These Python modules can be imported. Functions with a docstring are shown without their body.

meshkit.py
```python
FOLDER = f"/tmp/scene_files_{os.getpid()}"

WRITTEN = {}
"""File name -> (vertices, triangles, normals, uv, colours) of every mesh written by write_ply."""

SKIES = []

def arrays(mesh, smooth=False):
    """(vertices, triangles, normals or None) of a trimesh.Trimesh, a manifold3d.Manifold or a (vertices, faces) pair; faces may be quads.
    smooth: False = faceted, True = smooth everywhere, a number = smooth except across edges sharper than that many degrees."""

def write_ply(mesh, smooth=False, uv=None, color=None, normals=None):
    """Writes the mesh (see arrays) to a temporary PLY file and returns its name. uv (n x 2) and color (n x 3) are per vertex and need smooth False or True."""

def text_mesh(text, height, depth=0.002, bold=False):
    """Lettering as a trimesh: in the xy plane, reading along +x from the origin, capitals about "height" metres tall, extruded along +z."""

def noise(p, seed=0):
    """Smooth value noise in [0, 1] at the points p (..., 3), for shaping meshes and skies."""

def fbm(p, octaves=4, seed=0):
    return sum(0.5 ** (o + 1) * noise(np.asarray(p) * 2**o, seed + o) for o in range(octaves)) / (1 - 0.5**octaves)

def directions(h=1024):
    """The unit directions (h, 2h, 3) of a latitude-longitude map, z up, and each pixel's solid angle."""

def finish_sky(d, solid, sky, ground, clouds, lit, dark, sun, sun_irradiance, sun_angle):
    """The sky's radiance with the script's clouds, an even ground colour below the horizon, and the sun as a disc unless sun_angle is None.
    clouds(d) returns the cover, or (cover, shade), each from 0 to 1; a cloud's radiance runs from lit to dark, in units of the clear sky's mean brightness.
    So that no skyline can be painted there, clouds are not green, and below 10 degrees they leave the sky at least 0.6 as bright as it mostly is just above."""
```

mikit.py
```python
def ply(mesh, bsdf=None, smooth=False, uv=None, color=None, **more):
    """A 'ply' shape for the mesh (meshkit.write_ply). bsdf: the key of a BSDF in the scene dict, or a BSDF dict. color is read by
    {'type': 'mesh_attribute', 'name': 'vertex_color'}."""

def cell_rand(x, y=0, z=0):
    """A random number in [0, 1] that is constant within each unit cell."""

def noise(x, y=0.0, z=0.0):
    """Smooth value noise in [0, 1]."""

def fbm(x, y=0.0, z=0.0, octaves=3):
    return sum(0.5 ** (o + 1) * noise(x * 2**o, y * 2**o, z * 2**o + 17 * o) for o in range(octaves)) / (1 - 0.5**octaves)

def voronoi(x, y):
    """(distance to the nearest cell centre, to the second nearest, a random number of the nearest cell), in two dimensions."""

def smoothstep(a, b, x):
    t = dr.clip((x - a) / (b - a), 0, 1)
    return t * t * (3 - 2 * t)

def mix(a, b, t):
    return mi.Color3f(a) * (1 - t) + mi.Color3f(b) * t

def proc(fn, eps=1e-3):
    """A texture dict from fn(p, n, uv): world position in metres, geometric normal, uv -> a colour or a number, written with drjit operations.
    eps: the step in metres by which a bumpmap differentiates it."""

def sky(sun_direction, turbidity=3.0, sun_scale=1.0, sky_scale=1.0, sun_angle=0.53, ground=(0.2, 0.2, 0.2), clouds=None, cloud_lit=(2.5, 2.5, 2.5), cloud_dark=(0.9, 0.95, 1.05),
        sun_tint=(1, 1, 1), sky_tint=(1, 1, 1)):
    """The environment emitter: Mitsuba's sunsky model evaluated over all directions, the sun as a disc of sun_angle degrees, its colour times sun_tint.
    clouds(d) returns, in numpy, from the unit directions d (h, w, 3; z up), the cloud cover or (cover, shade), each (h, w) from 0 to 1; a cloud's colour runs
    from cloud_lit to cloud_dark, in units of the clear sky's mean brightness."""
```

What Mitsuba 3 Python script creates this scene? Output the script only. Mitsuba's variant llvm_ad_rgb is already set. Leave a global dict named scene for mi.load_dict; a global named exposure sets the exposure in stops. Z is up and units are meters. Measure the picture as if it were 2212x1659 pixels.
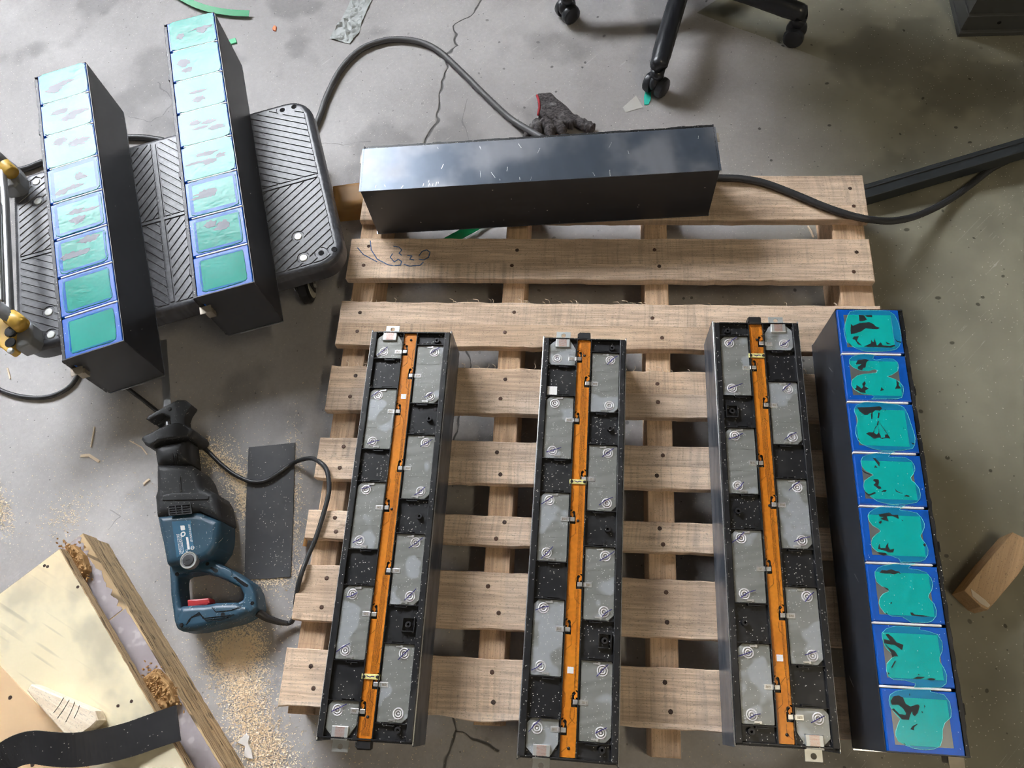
import math, random
import numpy as np, trimesh, mapbox_earcut
import drjit as dr
import mitsuba as mi
import mikit, meshkit
from mikit import proc, noise, fbm, voronoi, smoothstep, mix
from shapely.geometry import Polygon, LineString, Point, box as sbox, MultiPolygon
from shapely.ops import unary_union
from shapely import affinity
T4 = mi.ScalarTransform4f

scene = {'type': 'scene'}
labels = {}

# ------------------------------------------------------------------ camera, sky, lights, exposure
EYE = (0.0, 0.0, 1.56)
scene['camera'] = {'type': 'perspective', 'fov': 66.967, 'fov_axis': 'x', 'near_clip': 0.05, 'far_clip': 200.0,
                   'to_world': T4().look_at(origin=EYE, target=(0.0, 0.3982743, 1.56 - 0.91726636), up=(0.1995728, 0.89881372, 0.39026222))}
def cloud_cover(d):
    n = meshkit.fbm(d * 3.0, 4, 7)
    return np.ones(d.shape[:2]), 0.35 * n
scene['sky'] = mikit.sky((-0.5, 0.7, 0.7), turbidity=4.0, sun_scale=0.0, sky_scale=1.0, ground=(0.25, 0.25, 0.25), clouds=cloud_cover,
                         cloud_lit=(2.36, 2.42, 2.54), cloud_dark=(1.75, 1.85, 2.02))
exposure = 7.62
# high window band in the far wall (metres): left, right, sill, head
WIN_L, WIN_R, WIN_B, WIN_T = -3.5, -0.5, 2.25, 3.9
WALL_Y, WALL_L, WALL_R, WALL_N, CEIL = 3.9, -4.6, 3.6, -3.2, 4.9
LAMP_POWER = 0.38

# ------------------------------------------------------------------ helpers
def uq(key):
    if key not in scene and key not in labels: return key
    k = 1
    while f'{key}_{k:03d}' in scene or f'{key}_{k:03d}' in labels: k += 1
    return f'{key}_{k:03d}'
def put(key, mesh, mat, smooth=False, xf=None):
    key = uq(key)
    if xf is not None:
        mesh = mesh.copy(); mesh.apply_transform(xf)
    scene[key] = mikit.ply(mesh, mat, smooth)
    return key
def tag(key, label=None, cat=None, group=None, kind=None):
    d = labels.setdefault(key, {})
    for a, b in (('label', label), ('category', cat), ('group', group), ('kind', kind)):
        if b: d[a] = b
    return key
def thing(key, label, cat, group=None):
    return tag(uq(key), label, cat, group)
def obj(key, mesh, mat, label, cat, smooth=False, group=None, xf=None):
    return tag(put(key, mesh, mat, smooth, xf), label, cat, group)
def struct(key, mesh, mat, label=None):
    return tag(put(key, mesh, mat), label, None, None, 'structure')
def cat(ms): return trimesh.util.concatenate([m for m in ms if m is not None])
def xform(x=0, y=0, z=0, rz=0.0, rx=0.0, ry=0.0):
    m = trimesh.transformations.euler_matrix(rx, ry, rz, 'sxyz'); m[:3, 3] = (x, y, z); return m
def bx(x0, x1, y0, y1, z0, z1):
    m = trimesh.creation.box((x1 - x0, y1 - y0, z1 - z0)); m.apply_translation(((x0 + x1) / 2, (y0 + y1) / 2, (z0 + z1) / 2)); return m
def rings_of(poly):
    poly = poly if poly.exterior.is_ccw else Polygon(poly.exterior.coords[::-1], [r.coords for r in poly.interiors])
    out = [np.array(poly.exterior.coords)[:-1, :2]]
    for r in poly.interiors:
        c = np.array(r.coords)[:-1, :2]
        out.append(c[::-1] if r.is_ccw else c)
    return out
def inset(ring, d):
    a, b = np.roll(ring, 1, 0), np.roll(ring, -1, 0)
    e1, e2 = ring - a, b - ring
    n1 = np.c_[-e1[:, 1], e1[:, 0]]; n2 = np.c_[-e2[:, 1], e2[:, 0]]
    n1 /= np.linalg.norm(n1, axis=1, keepdims=True) + 1e-12; n2 /= np.linalg.norm(n2, axis=1, keepdims=True) + 1e-12
    m = n1 + n2; L = np.maximum((m * m).sum(1, keepdims=True), 0.5)
    return ring + 2 * d * m / L
def puff(poly, z0, z1, r=0.0, rb=0.0, n=3, zf=None):
    """A polygon (holes allowed) as a solid from z0 to z1 whose top edge is rounded by r and bottom edge by rb."""
    if isinstance(poly, MultiPolygon): return cat([puff(g, z0, z1, r, rb, n, zf) for g in poly.geoms if g.area > 1e-9])
    if not isinstance(poly, Polygon): poly = Polygon(poly)
    if not poly.is_valid: return puff(poly.buffer(0), z0, z1, r, rb, n, zf)
    rs = rings_of(poly)
    prof = []
    if rb > 0: prof += [(rb * (1 - math.sin(t)), z0 + rb * (1 - math.cos(t))) for t in np.linspace(0, math.pi / 2, n + 1)]
    else: prof.append((0.0, z0))
    if r > 0: prof += [(r * (1 - math.cos(t)), z1 - r + r * math.sin(t)) for t in np.linspace(0, math.pi / 2, n + 1)]
    else: prof.append((0.0, z1))
    N = sum(len(q) for q in rs)
    V, F, layers = [], [], []
    for d, z in prof:
        layers.append([inset(q, d) if d else q for q in rs])
        V.append(np.c_[np.vstack(layers[-1]), np.full(N, z)])
    for k in range(len(prof) - 1):
        o = 0
        for q in rs:
            m = len(q); i = np.arange(m); j = (i + 1) % m
            a, b, c, d = k * N + o + i, k * N + o + j, (k + 1) * N + o + j, (k + 1) * N + o + i
            F += [np.c_[a, b, c], np.c_[a, c, d]]; o += m
    ends = np.cumsum([len(q) for q in rs]).astype(np.uint32)
    top = mapbox_earcut.triangulate_float64(np.vstack(layers[-1]), ends).reshape(-1, 3).astype(int)
    bot = mapbox_earcut.triangulate_float64(np.vstack(layers[0]), ends).reshape(-1, 3).astype(int)
    def orient(tri, pts, up):
        p = pts[tri]; s = np.cross(p[:, 1] - p[:, 0], p[:, 2] - p[:, 0]); fl = (s > 0) != up
        tri = tri.copy(); tri[fl] = tri[fl][:, ::-1]; return tri
    F.append(orient(top, np.vstack(layers[-1]), True) + (len(prof) - 1) * N)
    F.append(orient(bot, np.vstack(layers[0]), False))
    V = np.vstack(V)
    if zf is not None: V[:, 2] += zf(V[:, 0], V[:, 1])
    return trimesh.Trimesh(V, np.vstack(F), process=False)
from scipy.spatial import Delaunay
def dome(poly, z0, z1, r, rb=0.0, n=4, step=.003, zf=None):
    """Like puff, for large roundings of any outline: the rounded top (and bottom) follows the distance to the outline."""
    if isinstance(poly, MultiPolygon): return cat([dome(g, z0, z1, r, rb, n, step, zf) for g in poly.geoms if g.area > 1e-7])
    ring_list = [poly.exterior, *poly.interiors]
    bnd = [np.array([g.interpolate(t).coords[0] for t in np.linspace(0, g.length, max(8, int(g.length / step)), endpoint=False)]) for g in ring_list]
    pts, zt, zl = [np.vstack(bnd)], [np.full(sum(map(len, bnd)), z1 - r)], [np.full(sum(map(len, bnd)), z0 + rb)]
    R = max(r, rb)
    for th in np.linspace(0, math.pi / 2, n + 1)[1:]:
        d = R * (1 - math.cos(th)); g = poly.buffer(-d)
        for q in getattr(g, 'geoms', [g]):
            if q.is_empty: continue
            for ln in [q.exterior, *q.interiors]:
                k = np.array([ln.interpolate(t).coords[0] for t in np.linspace(0, ln.length, max(5, int(ln.length / step)), endpoint=False)])
                pts.append(k)
                f = lambda rad: rad if d >= rad else math.sqrt(max(rad * rad - (rad - d)**2, 0))
                zt.append(np.full(len(k), z1 - r + f(r))); zl.append(np.full(len(k), z0 + rb - f(rb)))
    pts, zt, zl = np.vstack(pts), np.concatenate(zt), np.concatenate(zl)
    pts, idx = np.unique(np.round(pts, 6), axis=0, return_index=True); remap = {}
    zt, zl = zt[idx], zl[idx]
    tri = Delaunay(pts).simplices; cen = pts[tri].mean(1)
    import shapely
    tri = tri[shapely.contains_xy(poly, cen[:, 0], cen[:, 1])]
    a = pts[tri]; s = np.cross(a[:, 1] - a[:, 0], a[:, 2] - a[:, 0]); tri = np.where((s < 0)[:, None], tri[:, ::-1], tri)
    N = len(pts); e = np.vstack([tri[:, [0, 1]], tri[:, [1, 2]], tri[:, [2, 0]]]); key = {(i, j) for i, j in e}
    be = np.array([(i, j) for i, j in key if (j, i) not in key])
    V = np.vstack([np.c_[pts, zt], np.c_[pts, zl]])
    F = np.vstack([tri, tri[:, ::-1] + N, np.c_[be[:, 1], be[:, 0], be[:, 0] + N], np.c_[be[:, 1], be[:, 0] + N, be[:, 1] + N]])
    if zf is not None: V[:, 2] += zf(V[:, 0], V[:, 1])
    return trimesh.Trimesh(V, F, process=False)
def rbox(x0, x1, y0, y1, z0, z1, r=0.001, c=0.0):
    p = sbox(x0, y0, x1, y1)
    if c: p = p.buffer(-c).buffer(c, quad_segs=3)
    return puff(p, z0, z1, r, 0, 2)
def spline(pts, m=10):
    p = np.asarray(pts, float); p = np.vstack([2 * p[0] - p[1], p, 2 * p[-1] - p[-2]]); out = []
    for i in range(1, len(p) - 2):
        a, b, c, d = p[i - 1:i + 3]
        for t in np.linspace(0, 1, m, endpoint=False):
            out.append(0.5 * (2 * b + (c - a) * t + (2 * a - 5 * b + 4 * c - d) * t**2 + (3 * b - a - 3 * c + d) * t**3))
    out.append(p[-2]); return np.array(out)
def tube(pts, r, n=10):
    p = np.asarray(pts, float); r = np.broadcast_to(r, (len(p),))
    t = np.gradient(p, axis=0); t /= np.linalg.norm(t, axis=1, keepdims=True) + 1e-12
    u = np.cross(t[0], [0.3, 0.1, 0.95]); u /= np.linalg.norm(u); R = []
    ang = np.arange(n) * 2 * np.pi / n
    for i in range(len(p)):
        u = u - t[i] * (u @ t[i]); u /= np.linalg.norm(u); w = np.cross(t[i], u)
        R.append(p[i] + r[i] * (np.cos(ang)[:, None] * u + np.sin(ang)[:, None] * w))
    V = np.vstack(R + [p[:1], p[-1:]]); F = []
    i, j = np.meshgrid(np.arange(len(p) - 1), np.arange(n), indexing='ij'); jn = (j + 1) % n
    a, b, c, d = (i * n + j).ravel(), (i * n + jn).ravel(), ((i + 1) * n + jn).ravel(), ((i + 1) * n + j).ravel()
    F = [np.c_[a, b, c], np.c_[a, c, d]]
    k = np.arange(n); kn = (k + 1) % n; e = len(p) * n; l = (len(p) - 1) * n
    F += [np.c_[np.full(n, e), kn, k], np.c_[np.full(n, e + 1), l + k, l + kn]]
    return trimesh.Trimesh(V, np.vstack(F), process=False)
def lathe(prof, n=24):
    """(radius, height) profile about z."""
    return trimesh.creation.revolve(np.array(prof), sections=n)
def ribbon(pts, w, z0, z1, cap=2):
    return puff(LineString(pts).buffer(w / 2, cap_style=cap, join_style=1, quad_segs=2), z0, z1)
def flatstrip(pts, width_vecs, th):
    """A bent flat strip: centre points, half-width vectors, thickness."""
    p, w = np.asarray(pts, float), np.asarray(width_vecs, float)
    t = np.gradient(p, axis=0); nrm = np.cross(t, w); nrm /= np.linalg.norm(nrm, axis=1, keepdims=True) + 1e-12
    nrm *= np.where(nrm[:, 2:] < 0, -1, 1) if abs(nrm[:, 2]).min() > .02 else 1
    V = np.stack([p - w - nrm * th / 2, p + w - nrm * th / 2, p + w + nrm * th / 2, p - w + nrm * th / 2], 1).reshape(-1, 3); F = []
    for i in range(len(p) - 1):
        for k in range(4):
            a, b = i * 4 + k, i * 4 + (k + 1) % 4; F += [(a, b, b + 4), (a, b + 4, a + 4)]
    l = (len(p) - 1) * 4; F += [(0, 2, 1), (0, 3, 2), (l, l + 1, l + 2), (l, l + 2, l + 3)]
    m = trimesh.Trimesh(V, F, process=False); trimesh.repair.fix_normals(m); return m
rng = np.random.default_rng(11)
# ------------------------------------------------------------------ materials
def mat(key, d): scene[key] = d; return key
def pr(color, rough=0.5, metal=0.0, spec=0.5, coat=0.0, cr=0.1, sheen=0.0):
    c = color if isinstance(color, dict) else {'type': 'rgb', 'value': list(color)}
    d = {'type': 'principled', 'base_color': c, 'roughness': rough, 'metallic': metal, 'specular': spec}
    if coat: d.update(clearcoat=coat, clearcoat_gloss=1 - cr)
    if sheen: d.update(sheen=sheen)
    return {'type': 'twosided', 'bsdf': d}
def bump(b, fn, scale, eps=5e-4):
    return {'type': 'twosided', 'bsdf': {'type': 'bumpmap', 'arbitrary': proc(fn, eps), 'scale': scale, 'bsdf': b['bsdf']}}
def seg_dist(x, y, pts):
    """Distance to a polyline, in drjit."""
    d = mi.Float(9)
    for (ax, ay), (bx_, by) in zip(pts[:-1], pts[1:]):
        ux, uy = bx_ - ax, by - ay; l2 = ux * ux + uy * uy + 1e-9
        t = dr.clip(((x - ax) * ux + (y - ay) * uy) / l2, 0, 1)
        d = dr.minimum(d, dr.sqrt(dr.square(x - ax - t * ux) + dr.square(y - ay - t * uy)))
    return d
CRACKS = [[(0.1306, 1.8434), (0.0998, 1.8009), (0.0402, 1.7636), (0.0352, 1.691), (0.006, 1.668), (-0.0093, 1.6009), (-0.0309, 1.5406), (-0.0507, 1.4575), (-0.0921, 1.3905), (-0.1147, 1.3582)],
          [(-0.0866, 0.783), (-0.0829, 0.7411), (-0.0897, 0.7253), (-0.1233, 0.6204), (-0.1305, 0.5948), (-0.1423, 0.578)],
          [(-0.2304, 0.0397), (-0.2298, 0.0155), (-0.2467, -0.0091), (-0.2625, -0.0444)],
          [(-0.2304, 0.0116), (-0.1941, -0.007), (-0.1595, -0.033)]]
FINE = [[(-0.8714, 1.6807), (-0.8073, 1.6442), (-0.7792, 1.6565), (-0.7533, 1.7078), (-0.7945, 1.7783)], [(-0.368, 1.4508), (-0.3291, 1.447), (-0.2999, 1.4332), (-0.2334, 1.4269)], [(0.0346, 1.4988), (0.0117, 1.4333), (0.016, 1.3702)],
        [(-0.9054, 0.5283), (-0.8738, 0.5523), (-0.8966, 0.5775)]]
OLIVE = [(0.6838, 1.6362), (0.866, 1.4674), (0.7465, 1.6681)]
def concrete(p, n, uv):
    x, y = p.x, p.y
    big = fbm(x * 2.3 + 3, y * 2.3, 0, 3); mid = fbm(x * 11, y * 11, 5, 3); fine = noise(x * 160, y * 160); grit = noise(x * 420, y * 420)
    c = mix((0.27, 0.258, 0.252), (0.375, 0.362, 0.355), smoothstep(0.2, 0.75, big))
    c = c * (0.86 + 0.20 * mid + 0.07 * fine + 0.08 * grit)
    # olive floor coating to the right, with worn edges
    e = x - (0.62 + 0.25 * (y - 1.0)) + 0.25 * (fbm(x * 4, y * 4, 9, 3) - 0.5)
    ol = smoothstep(-0.12, 0.38, e) * 0.9
    (ax, ay), (bx_, by), (cx, cy) = OLIVE
    s1 = ((x - ax) * (ay - by) + (y - ay) * (bx_ - ax)) / math.hypot(bx_ - ax, by - ay)
    s2 = ((x - ax) * (cy - ay) - (y - ay) * (cx - ax)) / math.hypot(cx - ax, cy - ay)
    ol = dr.maximum(ol, smoothstep(0.0, 0.003, s1 + 0.004 * (mid - 0.5)) * smoothstep(0.0, 0.003, s2) * 0.85)
    c = mix(c, mi.Color3f(0.22, 0.212, 0.15) * (0.75 + 0.5 * mid), ol)
    # stains and dark spots
    st = smoothstep(0.58, 0.72, fbm(x * 5 + 7, y * 5 + 2, 3, 4)) * 0.3
    c = c * (1 - st)
    f1, f2, k = voronoi(x * 9 + 0.6 * noise(x * 7, y * 7), y * 9 + 4.2)
    spot = (1 - smoothstep(0.035, 0.06, f1 * (0.7 + k))) * smoothstep(0.45, 0.5, k)
    c = c * (1 - 0.62 * spot * smoothstep(-0.5, 0.5, x))
    f1, f2, k = voronoi(x * 26, y * 26)
    c = c * (1 - 0.5 * (1 - smoothstep(0.02, 0.06, f1)) * smoothstep(0.78, 0.82, k))
    # saw dust specks
    f1, f2, k = voronoi(x * 105, y * 105); dens = smoothstep(0.35, 0.75, fbm(x * 3.1, y * 3.1 + 9, 4, 3))
    c = mix(c, (0.62, 0.58, 0.52), (1 - smoothstep(0.06, 0.12, f1)) * smoothstep(0.9 - 0.25 * dens, 0.92 - 0.25 * dens, k) * 0.8)
    # scratches
    sx = noise(x * 14 + y * 9, (y * 14 - x * 9) * 40); sc = smoothstep(0.93, 0.97, sx) * smoothstep(0.5, 0.6, noise(x * 3 + 5, y * 3))
    c = mix(c, (0.45, 0.44, 0.42), sc * 0.5)
    w = 0.0016 * (0.3 + 1.4 * noise(x * 60, y * 60)); jx = 0.012 * (noise(x * 45, y * 45, 3) - 0.5); jy = 0.012 * (noise(x * 45, y * 45, 8) - 0.5)
    for q in CRACKS: c = c * (1 - 0.75 * (1 - smoothstep(0.4 * w, 2.2 * w, seg_dist(x + jx, y + jy, q))))
    for q in FINE: c = c * (1 - 0.35 * (1 - smoothstep(0.2 * w, 1.2 * w, seg_dist(x + jx, y + jy, q))))
    return c
def concrete_h(p, n, uv):
    x, y = p.x, p.y
    h = 0.0006 * noise(x * 70, y * 70) + 0.0003 * noise(x * 230, y * 230)
    jx = 0.012 * (noise(x * 45, y * 45, 3) - 0.5); jy = 0.012 * (noise(x * 45, y * 45, 8) - 0.5)
    for q in CRACKS: h = h - 0.002 * (1 - smoothstep(0.0005, 0.004, seg_dist(x + jx, y + jy, q)))
    return h
mat('m_concrete', bump(pr(proc(concrete), 0.55, 0, 0.35), concrete_h, 1.0))
CP, SP = math.cos(math.radians(-13.7)), math.sin(math.radians(-13.7))
def wood_fn(c0, c1, cd, saw=0.5, rot=(CP, SP), off=0.0):
    def f(p, n, uv):
        x = p.x * rot[0] + p.y * rot[1]; y = -p.x * rot[1] + p.y * rot[0] + off; z = p.z
        row = dr.floor(y * 6.67 + 0.05); t = mikit.cell_rand(row, 3.0); t2 = mikit.cell_rand(row, 8.0)
        wob = 0.35 * noise(x * 2.5, y * 9, row)
        g = fbm(x * 3 + 7 * t, (y + 0.02 * wob) * 95, z * 90, 4); g2 = noise(x * 26 + 5 * t, y * 520, z * 400)
        c = mix(c0, c1, smoothstep(0.2, 0.8, 0.62 * g + 0.38 * g2))
        c = mi.Color3f(c.x * (0.88 + 0.22 * t), c.y * (0.87 + 0.24 * t - 0.05 * (t2 - 0.5)), c.z * (0.84 + 0.26 * t - 0.12 * (t2 - 0.5)))
        # band-saw marks across the board, denser on some boards
        s1 = noise(x * 330 + 3 * noise(y * 14, x * 2), y * 7 + 3 * row); s2 = noise(x * 95 + 1.5 * noise(y * 11, x), row, 4)
        m = smoothstep(0.35, 0.75, noise(x * 5 + 3 * row, y * 8, 6))
        c = c * (1 - saw * (0.30 * smoothstep(0.55, 0.85, s1) + 0.22 * smoothstep(0.7, 0.95, s2)) * (0.25 + 0.75 * m))
        pit = smoothstep(0.74, 0.9, noise(x * 420, y * 900, z * 900)); c = c * (1 - 0.28 * pit)
        d = smoothstep(0.52, 0.8, fbm(x * 6 + 2 * row, y * 14 + 8, z * 5, 4)); c = mix(c, cd, 0.5 * d)
        return c
    return f
def wood_h(p, n, uv):
    x = p.x * CP + p.y * SP; y = -p.x * SP + p.y * CP
    return 0.0005 * noise(x * 330, y * 12) + 0.0008 * noise(x * 140, y * 520, p.z * 400) + 0.0004 * noise(x * 500, y * 900)
mat('m_board', bump(pr(proc(wood_fn((0.47, 0.34, 0.245), (0.74, 0.575, 0.435), (0.34, 0.25, 0.185))), 0.8, 0, 0.25), wood_h, 1.0))
mat('m_stringer', bump(pr(proc(wood_fn((0.42, 0.28, 0.18), (0.64, 0.45, 0.30), (0.3, 0.2, 0.13), 0.25, (-SP, CP))), 0.8, 0, 0.2), wood_h, 1.0))
mat('m_amber', pr((0.46, 0.25, 0.085), 0.55))
def dusty(base, dust=(0.5, 0.48, 0.45), dens=0.8, sc=160.0):
    def f(p, n, uv):
        q = sc * 1.7
        f1, f2, k = voronoi(p.x * q + 0.3 + 0.37 * p.z * q, p.y * q + 0.9 * p.z * q)
        cl = smoothstep(0.25, 0.75, fbm(p.x * 22, p.y * 22, p.z * 22, 3))
        th = 1 - dens * (0.12 + 0.36 * cl)
        a = (1 - smoothstep(0.10, 0.26, f1)) * smoothstep(th, th + 0.02, k)
        b = smoothstep(0.45, 0.8, fbm(p.x * 30, p.y * 30, p.z * 30, 3)) * 0.07 * dens
        return mix(base, dust, dr.minimum(a + b, 1))
    return f
mat('m_housing', pr(proc(dusty((0.008, 0.0085, 0.010), dens=0.42)), 0.42, 0, 0.4))
mat('m_film', pr(proc(dusty((0.024, 0.027, 0.033), dens=0.04, sc=90.0)), 0.38, 0, 0.5))
mat('m_endplate', pr((0.03, 0.032, 0.037), 0.5))
def steel_fn(p, n, uv):
    a = fbm(p.x * 13, p.y * 13, p.z * 22, 4); b = smoothstep(0.38, 0.68, a)
    c = mix((0.085, 0.105, 0.135), (0.175, 0.185, 0.205), b)
    return c * (0.93 + 0.14 * noise(p.x * 90, p.y * 14, p.z * 60))
def steel_r(p, n, uv):
    return 0.3 + 0.14 * smoothstep(0.4, 0.7, fbm(p.x * 13, p.y * 13, p.z * 22, 4))
mat('m_steel', {'type': 'twosided', 'bsdf': {'type': 'principled', 'base_color': proc(steel_fn), 'metallic': 0.55, 'roughness': proc(steel_r), 'specular': 0.5}})
mat('m_steel_edge', pr((0.6, 0.6, 0.6), 0.25, 0.9))
def plate_fn(p, n, uv):
    a = fbm(p.x * 22, p.y * 22, 3, 3); c = mix((0.19, 0.198, 0.182), (0.245, 0.25, 0.238), noise(p.x * 9, p.y * 150))
    c = mix(c, (0.42, 0.45, 0.49), smoothstep(0.57, 0.66, a) * 0.55)
    f1, f2, k = voronoi(p.x * 290, p.y * 290)
    return mix(c, (0.62, 0.62, 0.60), (1 - smoothstep(0.1, 0.24, f1)) * smoothstep(0.86, 0.88, k))
mat('m_plate', pr(proc(plate_fn), 0.35, 0.25, 0.5, 0.6, 0.25))
mat('m_bright', pr((0.72, 0.72, 0.71), 0.3, 0.8))
mat('m_weld', pr((0.72, 0.72, 0.73), 0.42, 0.3))
mat('m_tab', pr((0.52, 0.53, 0.52), 0.38, 0.6))
mat('m_tabdull', pr((0.30, 0.265, 0.215), 0.45, 0.4))
mat('m_copper', pr((0.52, 0.30, 0.24), 0.4, 0.5))
mat('m_ink', pr((0.02, 0.015, 0.13), 0.5))
def fpc_fn(p, n, uv):
    return mix((0.50, 0.155, 0.012), (0.60, 0.205, 0.018), noise(p.x * 40, p.y * 25)) * (0.9 + 0.15 * noise(p.x * 300, p.y * 300))
mat('m_fpc', pr(proc(fpc_fn), 0.32, 0, 0.5))
mat('m_trace', pr((0.16, 0.042, 0.006), 0.35))
mat('m_clip', pr((0.62, 0.58, 0.24), 0.5))
mat('m_white', pr((0.72, 0.72, 0.71), 0.6))
mat('m_black', pr((0.01, 0.01, 0.011), 0.45))
mat('m_blue', pr(proc(dusty((0.001, 0.075, 0.40), (0.5, 0.6, 0.8), 0.10)), 0.35, 0, 0.5))
mat('m_alu', pr((0.19, 0.195, 0.19), 0.33, 0.5))
def glue_fn(a, b):
    def f(p, n, uv): return mix(a, b, noise(p.x * 18, p.y * 18, p.z * 9))
    return f
mat('m_glue', pr(proc(dusty((0.004, 0.36, 0.34), (0.4, 0.70, 0.68), 0.12)), 0.24, 0, 0.5))
mat('m_glueblue', pr((0.008, 0.18, 0.34), 0.24))
mat('m_gluerim', pr((0.16, 0.56, 0.52), 0.3))
mat('m_residue', pr((0.012, 0.016, 0.02), 0.5))
def wet_h(p, n, uv): return 0.0014 * fbm(p.x * 42, p.y * 42, 2, 3) + 0.0004 * noise(p.x * 240, p.y * 240)
def wet(c, rough, ior):
    b = pr(c, rough); b['bsdf'].pop('specular'); b['bsdf']['eta'] = ior; return b
mat('m_wetglue', bump(wet(proc(glue_fn((0.02, 0.25, 0.19), (0.05, 0.32, 0.27))), 0.22, 1.30), wet_h, 0.22))
mat('m_wetblue', bump(wet((0.012, 0.10, 0.36), 0.26, 1.30), wet_h, 0.22))
mat('m_lilac', bump(wet((0.17, 0.18, 0.21), 0.30, 1.26), wet_h, 0.3))
def rub_fn(p, n, uv):
    return mix((0.035, 0.037, 0.043), (0.095, 0.099, 0.112), smoothstep(0.3, 0.75, fbm(p.x * 9, p.y * 9, p.z * 9, 4))) * (0.85 + 0.3 * noise(p.x * 200, p.y * 200))
mat('m_deck', pr(proc(rub_fn), 0.36, 0, 0.5))
mat('m_rubber', pr(proc(dusty((0.02, 0.021, 0.023), (0.45, 0.4, 0.33), 0.25)), 0.45))
mat('m_cable', pr((0.028, 0.029, 0.031), 0.42))
mat('m_cablegrey', pr((0.075, 0.075, 0.077), 0.5))
mat('m_yellow', pr((0.60, 0.38, 0.075), 0.35))
mat('m_chrome', pr((0.40, 0.41, 0.42), 0.32, 0.8))
mat('m_grey', pr((0.20, 0.21, 0.22), 0.45))
mat('m_sawblue', pr(proc(dusty((0.022, 0.062, 0.10), (0.6, 0.56, 0.48), 0.22, 220.0)), 0.42))
mat('m_sawblack', pr(proc(dusty((0.026, 0.028, 0.031), (0.5, 0.48, 0.42), 0.16, 220.0)), 0.5))
mat('m_sawlabel', pr((0.03, 0.115, 0.20), 0.4))
mat('m_red', pr((0.36, 0.025, 0.028), 0.4))
mat('m_blade', pr((0.36, 0.37, 0.38), 0.32, 0.8))
mat('m_sheet', pr(proc(dusty((0.048, 0.05, 0.056), (0.5, 0.47, 0.42), 0.35, 150.0)), 0.5))
mat('m_dust', pr((0.86, 0.74, 0.56), 0.9, 0, 0.1))
mat('m_splinter', pr((0.68, 0.57, 0.44), 0.8, 0, 0.2))
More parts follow.
